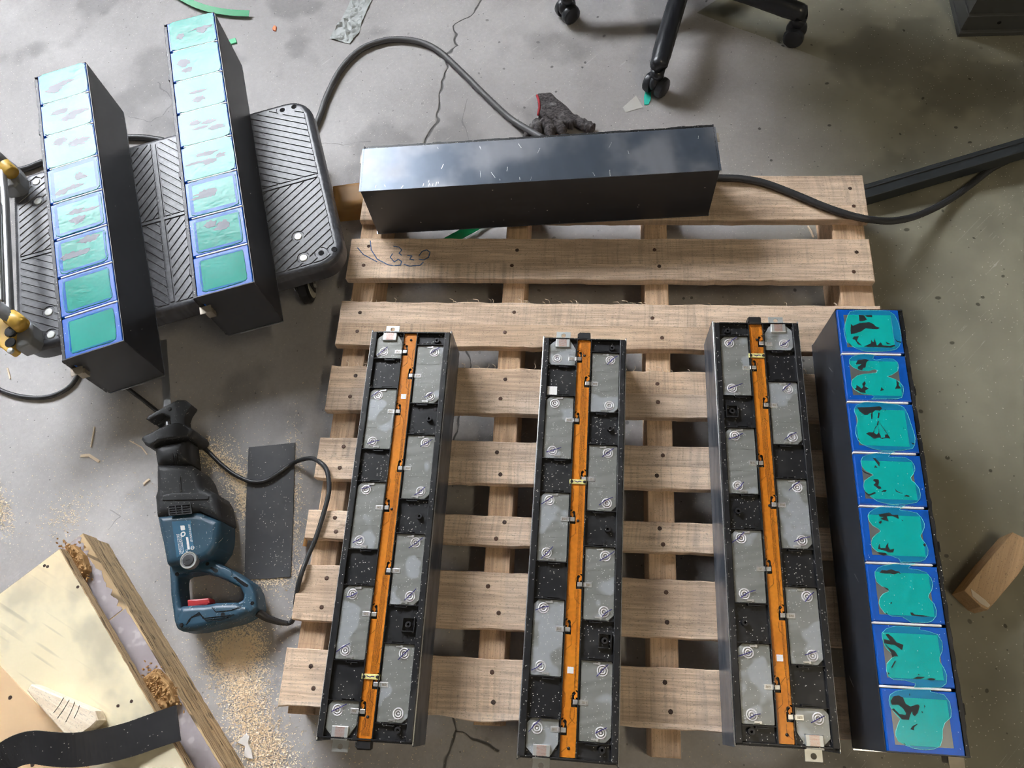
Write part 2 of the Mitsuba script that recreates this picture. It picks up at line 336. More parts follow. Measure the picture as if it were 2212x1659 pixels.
def knit(p, n, uv):
    return mix((0.03, 0.028, 0.03), (0.115, 0.105, 0.105), noise(p.x * 260, p.y * 520)) + mi.Color3f(0.10) * smoothstep(0.6, 0.85, fbm(p.x * 50, p.y * 50, 2, 3))
mat('m_glove', pr(proc(knit), 0.95, 0, 0.1))
mat('m_hem', pr((0.35, 0.04, 0.05), 0.9))
mat('m_strap', pr((0.005, 0.30, 0.10), 0.4))
mat('m_teal', pr((0.03, 0.42, 0.33), 0.4))
def tape_h(p, n, uv): return 0.004 * noise(p.x * 75, p.y * 75) + 0.002 * noise(p.x * 190, p.y * 190)
mat('m_tape', bump(pr((0.30, 0.32, 0.31), 0.45), tape_h, 1.0))
def ply_fn(p, n, uv):
    x = p.x * 0.49 - p.y * 0.87; y = p.x * 0.87 + p.y * 0.49
    c = mix((0.70, 0.61, 0.41), (0.82, 0.75, 0.55), fbm(x * 5, y * 5, 1, 3))
    d = smoothstep(0.50, 0.68, fbm(x * 7 + 3, y * 9, 4, 5)) * smoothstep(0.3, 0.6, noise(x * 3.1 + 2, y * 3.3)); c = mix(c, (0.33, 0.31, 0.25), d * 0.5)
    s = smoothstep(0.72, 0.95, noise(x * 10 + y * 6, y * 150 - x * 60)) * smoothstep(0.4, 0.65, noise(x * 4 + 9, y * 4)); c = c * (1 - 0.2 * s)
    f1, f2, k = voronoi(x * 60, y * 24); c = c * (1 - 0.3 * smoothstep(0.55, 0.6, k) * (1 - smoothstep(0.25, 0.4, f1)) * smoothstep(0.5, 0.66, noise(x * 5 + 4, y * 5 + 7)))
    c = mix(c, (0.80, 0.60, 0.36), 0.55 * smoothstep(0.45, 0.8, fbm(x * 2, y * 2 + 4, 8, 2)))
    return c
mat('m_plyface', pr(proc(ply_fn), 0.4, 0, 0.45))
mat('m_peach', pr((0.66, 0.46, 0.27), 0.45))
def edge_fn(p, n, uv):
    l = noise(p.x * 14 + p.y * 5, p.y * 14, p.z * 420); c = mix((0.34, 0.235, 0.13), (0.56, 0.42, 0.25), smoothstep(0.25, 0.75, l))
    d = smoothstep(0.72, 0.86, noise(p.x * 60 + p.y * 90, p.z * 330)); return c * (1 - 0.6 * d)
mat('m_plyedge', pr(proc(edge_fn), 0.8, 0, 0.2))
def purple_fn(p, n, uv):
    c = mix((0.27, 0.235, 0.25), (0.40, 0.36, 0.37), fbm(p.x * 24, p.y * 24, 1, 4)); s = smoothstep(0.6, 0.8, fbm(p.x * 60, p.y * 60, 3, 3)); return mix(c, (0.52, 0.49, 0.49), s * 0.5)
mat('m_purple', pr(proc(purple_fn), 0.6))
mat('m_cork', pr((0.40, 0.24, 0.10), 0.9))
mat('m_offcut', pr(proc(wood_fn((0.66, 0.54, 0.40), (0.78, 0.68, 0.54), (0.5, 0.36, 0.22), 0.1, (0.80, -0.60))), 0.7))
mat('m_block', pr(proc(wood_fn((0.44, 0.27, 0.14), (0.54, 0.36, 0.20), (0.34, 0.2, 0.1), 0.1, (0.6, 0.8))), 0.65))
mat('m_strapblack', pr(proc(dusty((0.022, 0.022, 0.024), (0.4, 0.38, 0.33), 0.12)), 0.4))
mat('m_cabinet', pr((0.065, 0.067, 0.064), 0.42))
mat('m_chair', pr((0.018, 0.02, 0.024), 0.32))
mat('m_bar', pr((0.028, 0.033, 0.036), 0.45))
mat('m_nail', pr((0.085, 0.045, 0.03), 0.6, 0.3))
mat('m_nailhole', pr((0.05, 0.03, 0.022), 0.8))
mat('m_penblue', pr((0.06, 0.10, 0.20), 0.7))
mat('m_wall', pr((0.22, 0.21, 0.19), 0.8))
mat('m_ceiling', pr((0.14, 0.13, 0.12), 0.85))
mat('m_doorslat', pr((0.35, 0.37, 0.38), 0.5, 0.3))
mat('m_cream', pr((0.55, 0.53, 0.45), 0.6))
mat('m_wheelrim', pr((0.56, 0.54, 0.46), 0.5))
mat('m_bolt', pr((0.44, 0.45, 0.43), 0.35, 0.4))
mat('m_hole', pr((0.004, 0.004, 0.005), 0.9))
mat('m_clearfilm', {'type': 'thindielectric'})
mat('m_filmbit', pr((0.42, 0.41, 0.38), 0.3))
mat('m_orange', pr((0.75, 0.20, 0.05), 0.5))
mat('m_greenbit', pr((0.08, 0.50, 0.24), 0.5))
mat('m_tissue', pr((0.62, 0.60, 0.57), 0.8))
mat('m_copperwire', pr((0.70, 0.30, 0.20), 0.35, 0.7))
# ------------------------------------------------------------------ the hall
struct('floor', trimesh.Trimesh([(WALL_L, WALL_N, 0), (WALL_R, WALL_N, 0), (WALL_R, WALL_Y, 0), (WALL_L, WALL_Y, 0)], [(0, 1, 2), (0, 2, 3)], process=False), 'm_concrete', 'worn grey concrete workshop floor with cracks and an olive tint to the right')
struct('wall_far', cat([bx(WALL_L - .15, WIN_L, WALL_Y, WALL_Y + .15, 0, CEIL), bx(WIN_R, WALL_R + .15, WALL_Y, WALL_Y + .15, 0, CEIL), bx(WIN_L, WIN_R, WALL_Y, WALL_Y + .15, WIN_T, CEIL), bx(WIN_L, WIN_R, WALL_Y, WALL_Y + .15, 0, WIN_B)]), 'm_wall')
struct('wall_left', bx(WALL_L - .15, WALL_L, WALL_N, WALL_Y, 0, CEIL), 'm_wall')
struct('wall_right', bx(WALL_R, WALL_R + .15, WALL_N, WALL_Y, 0, CEIL), 'm_wall')
struct('wall_near', bx(WALL_L - .15, WALL_R + .15, WALL_N - .15, WALL_N, 0, CEIL), 'm_wall')
struct('ceiling', bx(WALL_L - .15, WALL_R + .15, WALL_N - .15, WALL_Y + .15, CEIL, CEIL + .12), 'm_ceiling')
ww = np.linspace(WIN_L, WIN_R, 4)
wn = struct('window_1', cat([bx(WIN_L, WIN_R, WALL_Y + .03, WALL_Y + .09, WIN_B, WIN_B + .05), bx(WIN_L, WIN_R, WALL_Y + .03, WALL_Y + .09, WIN_T - .05, WIN_T)] + [bx(x - .025, x + .025, WALL_Y + .03, WALL_Y + .09, WIN_B, WIN_T) for x in (ww[0] + .025, ww[1], ww[2], ww[3] - .025)]), 'm_doorslat')
for i in range(3):
    put(wn + '__pane', trimesh.Trimesh([(ww[i], WALL_Y + .06, WIN_B + .04), (ww[i + 1], WALL_Y + .06, WIN_B + .04), (ww[i + 1], WALL_Y + .06, WIN_T - .04), (ww[i], WALL_Y + .06, WIN_T - .04)], [(0, 1, 2), (0, 2, 3)], process=False), 'm_clearfilm')
# a fluorescent ceiling fixture behind the photographer, to the right
t = thing('ceiling_lamp', 'long white fluorescent fixture hanging under the workshop ceiling', 'lamp')
put(t + '__housing', bx(1.6, 1.78, -2.2, -.7, CEIL - .12, CEIL - .04), 'm_white')
k = put(t + '__diffuser', bx(1.62, 1.76, -2.18, -.72, CEIL - .15, CEIL - .12), 'm_white')
scene[k]['emitter'] = {'type': 'area', 'radiance': {'type': 'rgb', 'value': [LAMP_POWER * 1.0, LAMP_POWER * 0.86, LAMP_POWER * 0.62]}}

# ------------------------------------------------------------------ pallet
PX = xform(-0.249, 1.2142, 0.12, rz=math.radians(-13.7))
rows = [(-.117, 0), (-.268, -.165), (-.431, -.326), (-.578, -.479), (-.722, -.637), (-.841, -.785), (-.991, -.89), (-1.137, -1.04)]
pal = thing('wooden_pallet', 'worn wooden pallet with eight deck boards under the black battery modules', 'pallet')
LEN = 1.125
sx = [(0.012, .062), (.347, .395), (.652, .702), (1.055, 1.122)]
r_ = random.Random(5)
for i, (y0, y1) in enumerate(rows):
    n = 60; xs = np.linspace(0 + (.012 if i == 0 else 0) , LEN + r_.uniform(-.006, .006), n)
    jag = .004 if i in (2, 3) else .002
    up = [(x, y1 + jag * (meshkit.noise(np.array([x * 60, i * 7.0, 1.])) - .5)) for x in xs]
    lo = [(x, y0 + .003 * (meshkit.noise(np.array([x * 45, i * 7.0, 5.])) - .5) - (.006 * math.exp(-((x - .36) / .05)**2) if i == 7 else 0)) for x in xs[::-1]]
    bow = (lambda x, y: -.010 * np.sin(np.clip(x / LEN, 0, 1) * math.pi)) if i == 1 else None
    b = put(pal + '__deck_board', puff(up + lo if False else lo[::-1] + up[::-1], -.02, 0, .0015, 0, 1, None), 'm_board', False, PX)
    for j, (a, c) in enumerate(sx):
        for f in (.27, .74):
            nx, ny = (a + c) / 2 + r_.uniform(-.012, .012) + (.012 if j == 0 else 0), y0 + (y1 - y0) * (f + r_.uniform(-.06, .06))
            put(b + '__nail', lathe([(0, -.003), (.0042, -.003), (.0042, .0004), (.0025, .0009), (0, .001)], 8), 'm_nail' if r_.random() < .6 else 'm_nailhole', False, PX @ xform(nx, ny, 0))
    if i == 1:
        pen = [(-0.2469, 1.0372), (-0.2476, 1.0123), (-0.2371, 0.9851), (-0.2154, 0.9653), (-0.2036, 0.96)], [(-0.1973, 1.0102), (-0.1854, 1.0048), (-0.1802, 0.9961), (-0.1874, 0.9892), (-0.1821, 0.9818)], [(-0.2018, 0.9914), (-0.208, 0.9831), (-0.2004, 0.969), (-0.1914, 0.9742), (-0.1841, 0.9663), (-0.1883, 0.9576), (-0.2016, 0.9595)], \
              [(-0.1448, 0.9716), (-0.1361, 0.9818), (-0.1255, 0.983), (-0.1193, 0.9753), (-0.1242, 0.963), (-0.1362, 0.9586), (-0.146, 0.9633)], [(-0.1809, 0.9583), (-0.1685, 0.9504), (-0.1451, 0.9473), (-0.1369, 0.9538)], [(-0.2777, 1.0258), (-0.2663, 1.0044), (-0.2379, 0.978)], [(-0.1699, 0.9789), (-0.16, 0.9752), (-0.1661, 0.9681), (-0.1564, 0.9634)]
        put(b + '__pen_scribble', cat([ribbon(q, .0022, .1201, .1206) for q in pen]), 'm_penblue')
for j, (a, c) in enumerate(sx):
    put(pal + '__stringer', puff(sbox(a, -1.137 - (.045 if j == 2 else .012), c, -.004), -.12, -.0202, .003, 0, 2), 'm_stringer', False, PX)
# splinters on the sawn edges
fz = []
for i in (2, 3):
    for k in range(34):
        x = r_.uniform(.02, 1.05); l = r_.uniform(.006, .018); a = math.pi / 2 + r_.uniform(-1, 1)
        q = [(x, rows[i][1] - .002), (x + l * .5 * math.cos(a), rows[i][1] + l * .5 * math.sin(a)), (x + l * math.cos(a + .5), rows[i][1] + l * .8 * math.sin(a + .3))]
        fz.append(ribbon(q, .0007, -.002, -.0012))
k = put(pal + '__wood_fibres', cat(fz), 'm_splinter', False, PX); tag(k, kind='stuff')

# ------------------------------------------------------------------ battery modules
LM, AM, BM = .7304, .1551, .1093
PITCH = .0917
CY = [(3.5 - i) * PITCH for i in range(8)]          # cell centres, far to near
def module_up(xf, label, tabs, conn, clip_y, boss_i, seed, sticker_y, code_label=False):
    r = random.Random(seed)
    t = thing('battery_module', label, 'battery module', 'battery modules with their terminals facing up')
    zb, zr = BM - .0075, BM
    def P_(name, m, mt, smooth=False, parent=None): return put((parent or t) + '__' + name, m, mt, smooth, xf)
    # black plastic tray with rails, ribs and end walls
    W_ = .0755; E = .3625
    h = [bx(-W_, W_, -E, E, .004, zb), rbox(-.0775, -.0668, -E, E, zb - .02, zr, .0012), rbox(.0668, .0775, -E, E, zb - .02, zr, .0012),
         bx(-.0668, .0668, E - .0022, E, zb, zr), bx(-.0668, .0668, -E, -E + .0022, zb, zr), bx(-.0142, -.0128, -E, E, zb, zr - .0006), bx(.0122, .0136, -E, E, zb, zr - .0006)]
    lefts = [(CY[0], CY[0])] + [(CY[i], CY[i + 1]) for i in (1, 3, 5)] + [(CY[7], CY[7])]
    rights = [(CY[i], CY[i + 1]) for i in (0, 2, 4, 6)]
    sides = {tabs: lefts, -tabs: rights}
    hooks = []
    for s, pl in sides.items():
        xa, xb = (s * .0142, s * .0668) if s > 0 else (s * .0668, s * .0142)
        for a, b in pl:
            for y in ((a + .0152) if a < .3 or s != tabs else None, (b - .0152) if b > -.3 or s != tabs else None):
                if y is None: continue
                h.append(bx(xa, xb, y - .0006, y + .0006, zb, zr - .001))
                d = 1 if y > (a + b) / 2 else -1; xc = s * .036
                hooks += [bx(xc - .010, xc + .010, y + d * .003 - .0008, y + d * .003 + .0008, zb, zr - .0015), bx(xc - .010, xc - .0085, y - .001, y + d * .003, zb, zr - .0015) if d > 0 else bx(xc - .010, xc - .0085, y - .003, y + .001, zb, zr - .0015)]
    h += hooks
    # studs in the empty pockets on the side without end tabs
    s = -tabs; gaps = [.345, (CY[1] + CY[2]) / 2, (CY[3] + CY[4]) / 2, (CY[5] + CY[6]) / 2, -.345]
    for i, y in enumerate(gaps):
        if i == boss_i:
            h.append(puff(sbox(s * .0525 - .011, y - .012, s * .0525 + .011, y + .012).difference(sbox(s * .0525 - .009, y - .010, s * .0525 + .009, y + .010)), zb, zr - .0005))
        st = lathe([(.0022, .005), (.0022, .0075), (.0052, .0075), (.0056, 0), (.0022, 0)], 14); st.apply_translation((s * .0525, y, zb)); h.append(st)
        if i in (1, 2, 3):
            for q in range(4):
                pad = lathe([(0, .0004), (.0034, .0004), (.0034, 0)], 10); pad.apply_translation((s * (.022 + .013 * q) , y + (.021 if q % 2 else -.021), zb)); h.append(pad)
    P_('housing', cat(h), 'm_housing')
    P_('end_plate', rbox(-.0745, .0745, E, LM / 2, .002, zr - .012, .001), 'm_endplate'); P_('end_plate', rbox(-.0745, .0745, -LM / 2, -E, .002, zr - .012, .001), 'm_endplate')
    for sg in (-1, 1):
        a = (sg * .0778, sg * .0794); k = P_('side_panel', bx(min(a), max(a), -LM / 2 - .003, LM / 2 + .003, 0, zr - .006), 'm_steel')
        a = (sg * .0770, sg * .0792); P_('rolled_edge', rbox(min(a), max(a), -LM / 2 - .001, LM / 2 + .001, zr - .006, zr - .0035, .0008), 'm_steel_edge', False, k)
    # busbar plates
    zp = zb + .0012
    def ring(x, y, b, ink=True):
        m = cat([lathe([(.0034, .0001), (.0036, .0016), (.0050, .0019), (.0056, .0002)], 20), lathe([(.0070, .0001), (.0075, .0012), (.0086, .0012), (.0092, .0001)], 20)])
        pin = lathe([(0, .0012), (.0016, .0012), (.0018, 0)], 10)
        m = cat([m, pin]); m.apply_translation((x, y, zp + .0016)); P_('weld_ring', m, 'm_weld', 40, b)
        if ink and r.random() < .93:
            a = math.radians(r.uniform(18, 48)); l = r.uniform(.009, .015); ox, oy = r.uniform(-.006, .006), r.uniform(-.004, .004)
            P_('marker_stroke', ribbon([(x + ox - l * math.cos(a), y + oy - l * math.sin(a)), (x + ox, y + oy + r.uniform(-.002, .002)), (x + ox + l * math.cos(a), y + oy + l * math.sin(a))], .0013, zp + .0042, zp + .0046), 'm_ink', False, b)
    tabpos = []
    for s, pl in sides.items():
        xi, xo = s * .0155, s * .0664
        for a, b in pl:
            endp = a == b; ya, yb = a + .0140, b - .0140
            if endp:
                d = 1 if a > 0 else -1
                # the cell end stays at the inner edge; the outer edge runs to the tab
                yi, ye = a - d * .0145, d * .3585
                sh = [(xi, yi), (xi, ye - d * .017), (s * .0265, ye), (s * .0560, ye), (xo, ye - d * .010), (xo, yi + d * .008), (s * .0590, yi)]
            elif s < 0: sh = [(xi, ya), (xi, yb + .002), (xi - .002, yb), (xo + .002, yb), (xo, yb + .002), (xo, ya - .008), (xo + .008, ya)]
            else: sh = [(xi, ya), (xo - .002, ya), (xo, ya - .002), (xo, yb + .009), (xo - .009, yb), (xi, yb)]
            m = [puff(Polygon(sh).buffer(0), zb + .0002, zp + .0016, .0006, 0, 1)]
            for y in ([a + (b - a) * .27, a + (b - a) * .70] if not endp else [a + (1 if a > 0 else -1) * .0145]):
                m.append(bx(min(xi, xo) + .001, max(xi, xo) - .001, y - .0004, y + .0004, zp + .0014, zp + .0020))
            k = P_('busbar_plate', cat(m), 'm_plate')
            if not endp:
                for y, d in ((ya, -1), (yb, 1)):
                    P_('latch', cat([bx(s * .041 - .006, s * .041 + .002, y + d * .004 - .0012, y + d * .004 + .0012, zp + .001, zp + .003), bx(s * .041 + .002, s * .041 + .0055, y + d * .0035 - .002, y + d * .0035 + .002, zp + .001, zp + .0036)]), 'm_bright', False, k)
            ring(s * .0500, a, k)
            if not endp: ring(s * .0500, b, k)
            ty = a if endp else (a + b) / 2 + (.014 if s == tabs else -.004)
            tabpos.append((s, ty))
            x0, x1 = sorted((s * .0035, s * .0285)); xm = s * .0150
            tm = [rbox(*sorted((xm, s * .0285)), ty - .0042, ty + .0042, zp + .0016, zp + .0026, .0004), rbox(*sorted((s * .0045, xm)), ty - .0036, ty + .0036, zp + .0030, zp + .0040, .0005)]
            st = P_('sensor_tab', cat(tm), 'm_bright', False, k)
            P_('weld_grid', cat([bx(s * .0225 + dx - .0006, s * .0225 + dx + .0006, ty - .002, ty + .002, zp + .0026, zp + .0029) for dx in (-.003, -.001, .001, .003)]), 'm_tabdull', False, st)
            if endp:
                d = 1 if a > 0 else -1
                k2 = P_('terminal_tab', cat([rbox(s * .041 - .0135, s * .041 + .0135, *sorted((d * .344, d * .3645)), zp + .0015, zp + .0055, .001),
                                              puff(sbox(s * .041 - .0135, min(d * .3640, d * .3825), s * .041 + .0135, max(d * .3640, d * .3825)).difference(Point(s * .041, d * .3745).buffer(.0042)), zp - .010, zp - .0082, .0005, 0, 1),
                                              bx(s * .041 - .0135, s * .041 + .0135, *sorted((d * .3635, d * .3652)), zp - .010, zp + .003)]), 'm_tab' if d > 0 else 'm_tab')
                P_('copper_weld', cat([bx(s * .041 - .0075, s * .041 + .0075, d * .3525 + q - .0004, d * .3525 + q + .0004, zp + .0055, zp + .0058) for q in np.linspace(-.007, .007, 9)]), 'm_copper', False, k2)
    # flexible printed circuit
    zf = zb + .0030
    base = sbox(-.0125, -E + .003, .0118, E - .003)
    base = base.union(sbox(-.0100, *sorted((conn * (E - .005), conn * (E + .004)))[:1], .0100, sorted((conn * (E - .005), conn * (E + .004)))[1]))
    cuts = []
    for s, ty in tabpos:
        xe = -.0125 if s < 0 else .0118
        cuts.append(sbox(*sorted((xe - s * -.001, xe - s * .0095))[:1], ty - .0075, sorted((xe - s * -.001, xe - s * .0095))[1], ty + .0065))
        cuts.append(LineString([(xe - s * .0065, ty + .006), (xe - s * .0065, ty + .0125), (xe - s * .002, ty + .0155)]).buffer(.0022))
    fp = base.difference(unary_union(cuts))
    k = P_('flexible_circuit', puff(fp.simplify(.0002), zf - .0005, zf, 0, 0, 1), 'm_fpc')
    for s, ty in tabpos:
        xe = -.0125 if s < 0 else .0118
        P_('tab_foot', ribbon(spline([(xe - s * .0035, ty + .004, 0), (xe - s * .0045, ty + .009, 0), (xe - s * .001, ty + .012, 0), (xe - s * .0045, ty + .0165, 0)], 5)[:, :2], .0022, zf - .0025, zf - .0003), 'm_fpc', False, k)
    tr = []
    order = sorted(tabpos, key=lambda q: -conn * q[1])   # nearest to the connector first -> outermost lanes last
    for i, (s, ty) in enumerate(order):
        xe = -.0125 if s < 0 else .0118
        x = xe - s * .0112; pts = [(x, ty + conn * .004)]
        y = ty + conn * .008; endy = conn * (E - .006)
        lane = lambda q: (-.0062 + .00155 * i) + .0014 * math.sin(q * 19 + seed)
        cur = x
        while conn * (endy - y) > .02:
            nx = lane(round(y / .06)); dy = abs(nx - cur)
            pts += [(cur, y), (nx, y + conn * (dy + .001))]; cur = nx; y = y + conn * (.03 + dy)
        pts.append((cur, endy)); tr.append(LineString(pts).buffer(.00032, cap_style=2))
    for s, ty in tabpos:   # outlines of copper pours beside each tab
        xe = -.0125 if s < 0 else .0118
        q = LineString([(xe - s * .0008, ty + .030), (xe - s * .0045, ty + .034), (xe - s * .0045, ty + .053), (xe - s * .0008, ty + .057)]); tr.append(q.buffer(.0003, cap_style=2))
        tr.append(Point(xe - s * .003, ty + .022).buffer(.0011).difference(Point(xe - s * .003, ty + .022).buffer(.0007)))
        q = LineString([(xe - s * .0105, ty - .010), (xe - s * .0105, ty - .024), (xe - s * .002, ty - .032)]); tr.append(q.buffer(.0003, cap_style=2))
    tr = unary_union(tr).intersection(fp.buffer(-.0006))
    P_('circuit_traces', puff(tr, zf, zf + .00022, 0, 0, 1), 'm_trace', False, k)
    for y in (-conn * (E - .016), 0.012, conn * (E - .034)):
        P_('rivet', puff(Point(.001, y).buffer(.0024), zf, zf + .0022, .0012, 0, 2), 'm_black', True, k)
    b = P_('retaining_clip', rbox(-.0165, .0140, clip_y - .0042, clip_y + .0042, zf + .0003, zf + .0028, .0006), 'm_clip')
    P_('clip_pin', cat([puff(Point(x, clip_y).buffer(.0026), zf + .0026, zf + .0042, .001, 0, 2) for x in (-.0125, .0100)]), 'm_black', False, b)
    P_('marker_stroke', ribbon([(-.008, clip_y + .0012), (-.002, clip_y - .001), (.001, clip_y + .001), (.005, clip_y)], .0014, zf + .0028, zf + .0031), 'm_ink', False, b)
    y0, y1 = sorted((conn * (E + .001), conn * (E + .013)))
    P_('connector', cat([rbox(-.0118, .0110, y0, y1, zb - .012, zf + .002, .001), rbox(-.0135, -.0110, y0 + .002, y1 - .002, zb - .010, zf + .003, .0008), bx(-.0105, .0100, *((y1 - .0015, y1 + .0015) if conn > 0 else (y0 - .0015, y0 + .0015)), zb - .008, zf)]), 'm_black')
    P_('sticker', bx(-.006, .004, sticker_y - .005, sticker_y + .005, zf + .0002, zf + .0005), 'm_white', False, k)
    if code_label: P_('code_sticker', bx(-.0655, -.0475, CY[1] + .0165, CY[1] + .0350, zb + .0002, zb + .0006), 'm_white')
    return t
zt = .12
def mxf(x, y, yawdeg, z=.1212): return xform(x, y, z, rz=math.radians(yawdeg))
module_up(mxf(-.2581, .3766, -13.63), 'battery module with orange circuit and grey busbars, nearest the reciprocating saw', -1, -1, -.268, 3, 1, .228)
module_up(mxf(.0605, .2892, -14.77), 'battery module with orange circuit and a square white sticker, middle of the three', -1, 1, .0815, 3, 2, -.232, True)
module_up(mxf(.3872, .2488, -13.69), 'battery module with orange circuit beside the one with the teal glue blobs', 1, 1, .295, 1, 3, -.235)

def module_side(xf, label, flip, exposed, cells=None, seed=1, group=None):
    """A module lying on its side: cell sides up. In its own frame the black bottom film is at -x and the terminal cover at +x; flip mirrors x."""
    r = random.Random(seed)
    t = thing('battery_module', label, 'battery module', group)
    F = np.diag([-1.0 if flip else 1.0, 1, 1, 1])
    def P_(name, m, mt, smooth=False, parent=None):
        m = m.copy(); m.apply_transform(xf @ F)
        if flip: m.invert()
        return put((parent or t) + '__' + name, m, mt, smooth)
    HB = BM / 2; E = LM / 2
    P_('bottom_film', bx(-HB - .0006, -HB + .0006, -E + .001, E - .001, .002, AM - (.0055 if seed == 5 else .002)), 'm_film')
    # terminal cover, seen as a thin ragged black rim
    n = 90; ys = np.linspace(-E, E, n)
    rim = [(HB + .0005, y) for y in ys] + [(HB + .0075 + .0022 * (meshkit.noise(np.array([y * 90, seed, 2.0])) - .5), y) for y in ys[::-1]]
    P_('terminal_cover', cat([puff(Polygon(rim), .006, AM - .003, .0008, 0, 1)] + [rbox(HB + .005, HB + .0115, y - .008, y + .008, AM - .02, AM - .006, .001) for y in (-.30, -.06, .21)]), 'm_housing')
    ep = Polygon([(-HB, 0), (HB + .006, 0), (HB + .006, .10), (HB - .004, .118), (HB - .004, .128), (HB + .006, .135), (HB + .006, AM), (-HB, AM)])
    for d in (-1, 1):
        m = puff(ep, 0, .0022, .0005, 0, 1); m.apply_transform(xform(0, d * E + (.0022 if d < 0 else 0) + (0 if d < 0 else 0), 0, rx=math.pi / 2))
        k = P_('end_plate', m, 'm_endplate')
        m = cat([bx(HB - .012, HB + .010, min(d * (E + .0005), d * (E + .016)), max(d * (E + .0005), d * (E + .016)), .121, .1228), bx(HB - .010, HB + .004, min(d * E, d * (E + .010)), max(d * E, d * (E + .010)), .094, .112)])
        P_('terminal_tab', m, 'm_tabdull', False, k)
        P_('steel_lip', bx(-HB, HB - .02, min(d * E, d * (E + .003)), max(d * E, d * (E + .003)), .0002, .0014), 'm_steel_edge', False, k)
    k = P_('side_panel', bx(-HB - .001, HB + .004, -E - .001, E + .001, 0, .0016), 'm_steel')
    if not exposed:
        k = P_('side_panel', bx(-HB - .001, HB - .001, -E - .003, E + .003, AM - .0016, AM), 'm_steel')
        sc = []
        for i in range(26):
            y = r.uniform(-.34, .3); x = r.uniform(-.05, .045); l = r.uniform(.004, .018); a = r.uniform(-.5, .5)
            if i > 12: x = -HB + .004 + r.uniform(0, .006); l = r.uniform(.003, .01); y = r.uniform(.18, .36) if i > 18 else r.uniform(-.3, .3)
            sc.append(ribbon([(x - l / 2 * math.cos(a), y - l / 2 * math.sin(a)), (x + l / 2 * math.cos(a), y + l / 2 * math.sin(a) + r.uniform(-.001, .001))], r.uniform(.0004, .0012), AM, AM + .00025))
        P_('scratches', cat(sc), 'm_bright', False, k)
        P_('cell_block', bx(-HB + .001, HB - .001, -E + .003, E - .003, .003, AM - .003), 'm_black')
        return t
    for i, y in enumerate(CY):
        c = P_('cell', rbox(-HB + .0012, HB - .0008, y - .0434, y + .0434, .003, AM, .0016), 'm_blue')
        win = sbox(-.0425, y - .0332, .0390, y + .0318)
        P_('bare_patch', puff(win, AM - .001, AM + .00012, 0, 0, 1), 'm_alu', False, c)
        if cells is not None:
            g = Polygon(np.array(cells[i][0]) * 1e-4).buffer(0).buffer(.0009).buffer(-.0009)
            g = g.buffer(-.0006).buffer(.0006, quad_segs=4)
            P_('thermal_glue', puff(g.intersection(win), AM + .0002, AM + .0007, .0002, 0, 1), 'm_glue', False, c)
            P_('glue_overlap', puff(g.difference(win), AM + .00005, AM + .0006, .0002, 0, 1), 'm_glueblue', False, c)
            P_('glue_edge', puff(g.difference(g.buffer(-.0006)), AM + .0003, AM + .0009, .0002, 0, 1), 'm_gluerim', False, c)
            for q in cells[i][1]: P_('film_residue', puff(max(getattr(Polygon(np.array(q) * 1e-4).buffer(0), 'geoms', [Polygon(np.array(q) * 1e-4).buffer(0)]), key=lambda g_: g_.area), AM + .0006, AM + .0011, 0, 0, 1), 'm_residue', False, c)
        else:
            cov = min(1.0, (7 - i) / 7 * 1.5) if seed == 6 else min(1.0, (7 - i) / 7 * 2.4)
            lx = .0440 + .006 * cov; rx_ = .0440 + .008 * cov; hy = .0375 + .0075 * cov
            m = 120; P0 = []
            for q in range(m):
                a = 2 * math.pi * q / m; ca, sa = math.cos(a), math.sin(a); e = .22
                jx = 1 + .05 * (meshkit.noise(np.array([ca * 9 + i * 3, sa * 9, seed])) - .5) + .025 * (meshkit.noise(np.array([ca * 40, sa * 40 + i, seed])) - .5)
                P0.append(((rx_ if ca < 0 else lx) * np.sign(ca) * abs(ca)**e * jx, y + hy * np.sign(sa) * abs(sa)**e * jx))
            g = Polygon(P0).buffer(0).intersection(sbox(-.0532, y - .0448, .0534, y + .0448))
            P_('thermal_glue', puff(g, AM + .0002, AM + .0010, .0004, 0, 2), 'm_wetglue', 30, c)
            ov = g.buffer(-.001).difference(win.buffer(.001))
            if cov < .9: P_('glue_overlap', puff(ov, AM + .0009, AM + .0012, 0, 0, 1), 'm_wetblue', False, c)
            if cov > .25:
                bl = []
                for q in range(r.randint(2, 4)):
                    cx_, cy_ = r.uniform(-.03, .03), y + r.uniform(-.025, .025); w_, h_ = r.uniform(.008, .022), r.uniform(.003, .010)
                    bl.append(Polygon([(cx_ + w_ * math.cos(u) * (.6 + .8 * meshkit.noise(np.array([math.cos(u) * 5, math.sin(u) * 5, q + i * 9.]))), cy_ + h_ * math.sin(u) * (.5 + meshkit.noise(np.array([math.cos(u) * 6, math.sin(u) * 6, q + 50. + i])))) for u in np.linspace(0, 6.283, 36)[:-1]]).buffer(0))
                P_('film_residue', puff(unary_union(bl).intersection(g.buffer(-.002)), AM + .0008, AM + .00125, 0, 0, 1), 'm_lilac', False, c)
    for i in range(7):
        y = (CY[i] + CY[i + 1]) / 2
        P_('spacer_strip', puff(sbox(-HB + .0012, y - .0017, HB - .007, y + .0017).buffer(-.0012).buffer(.0012), .01, AM + .0006, .0008, 0, 2), 'm_white')
    P_('core', bx(-HB + .003, HB - .003, -E + .004, E - .004, .004, AM - .012), 'm_black')
    return t
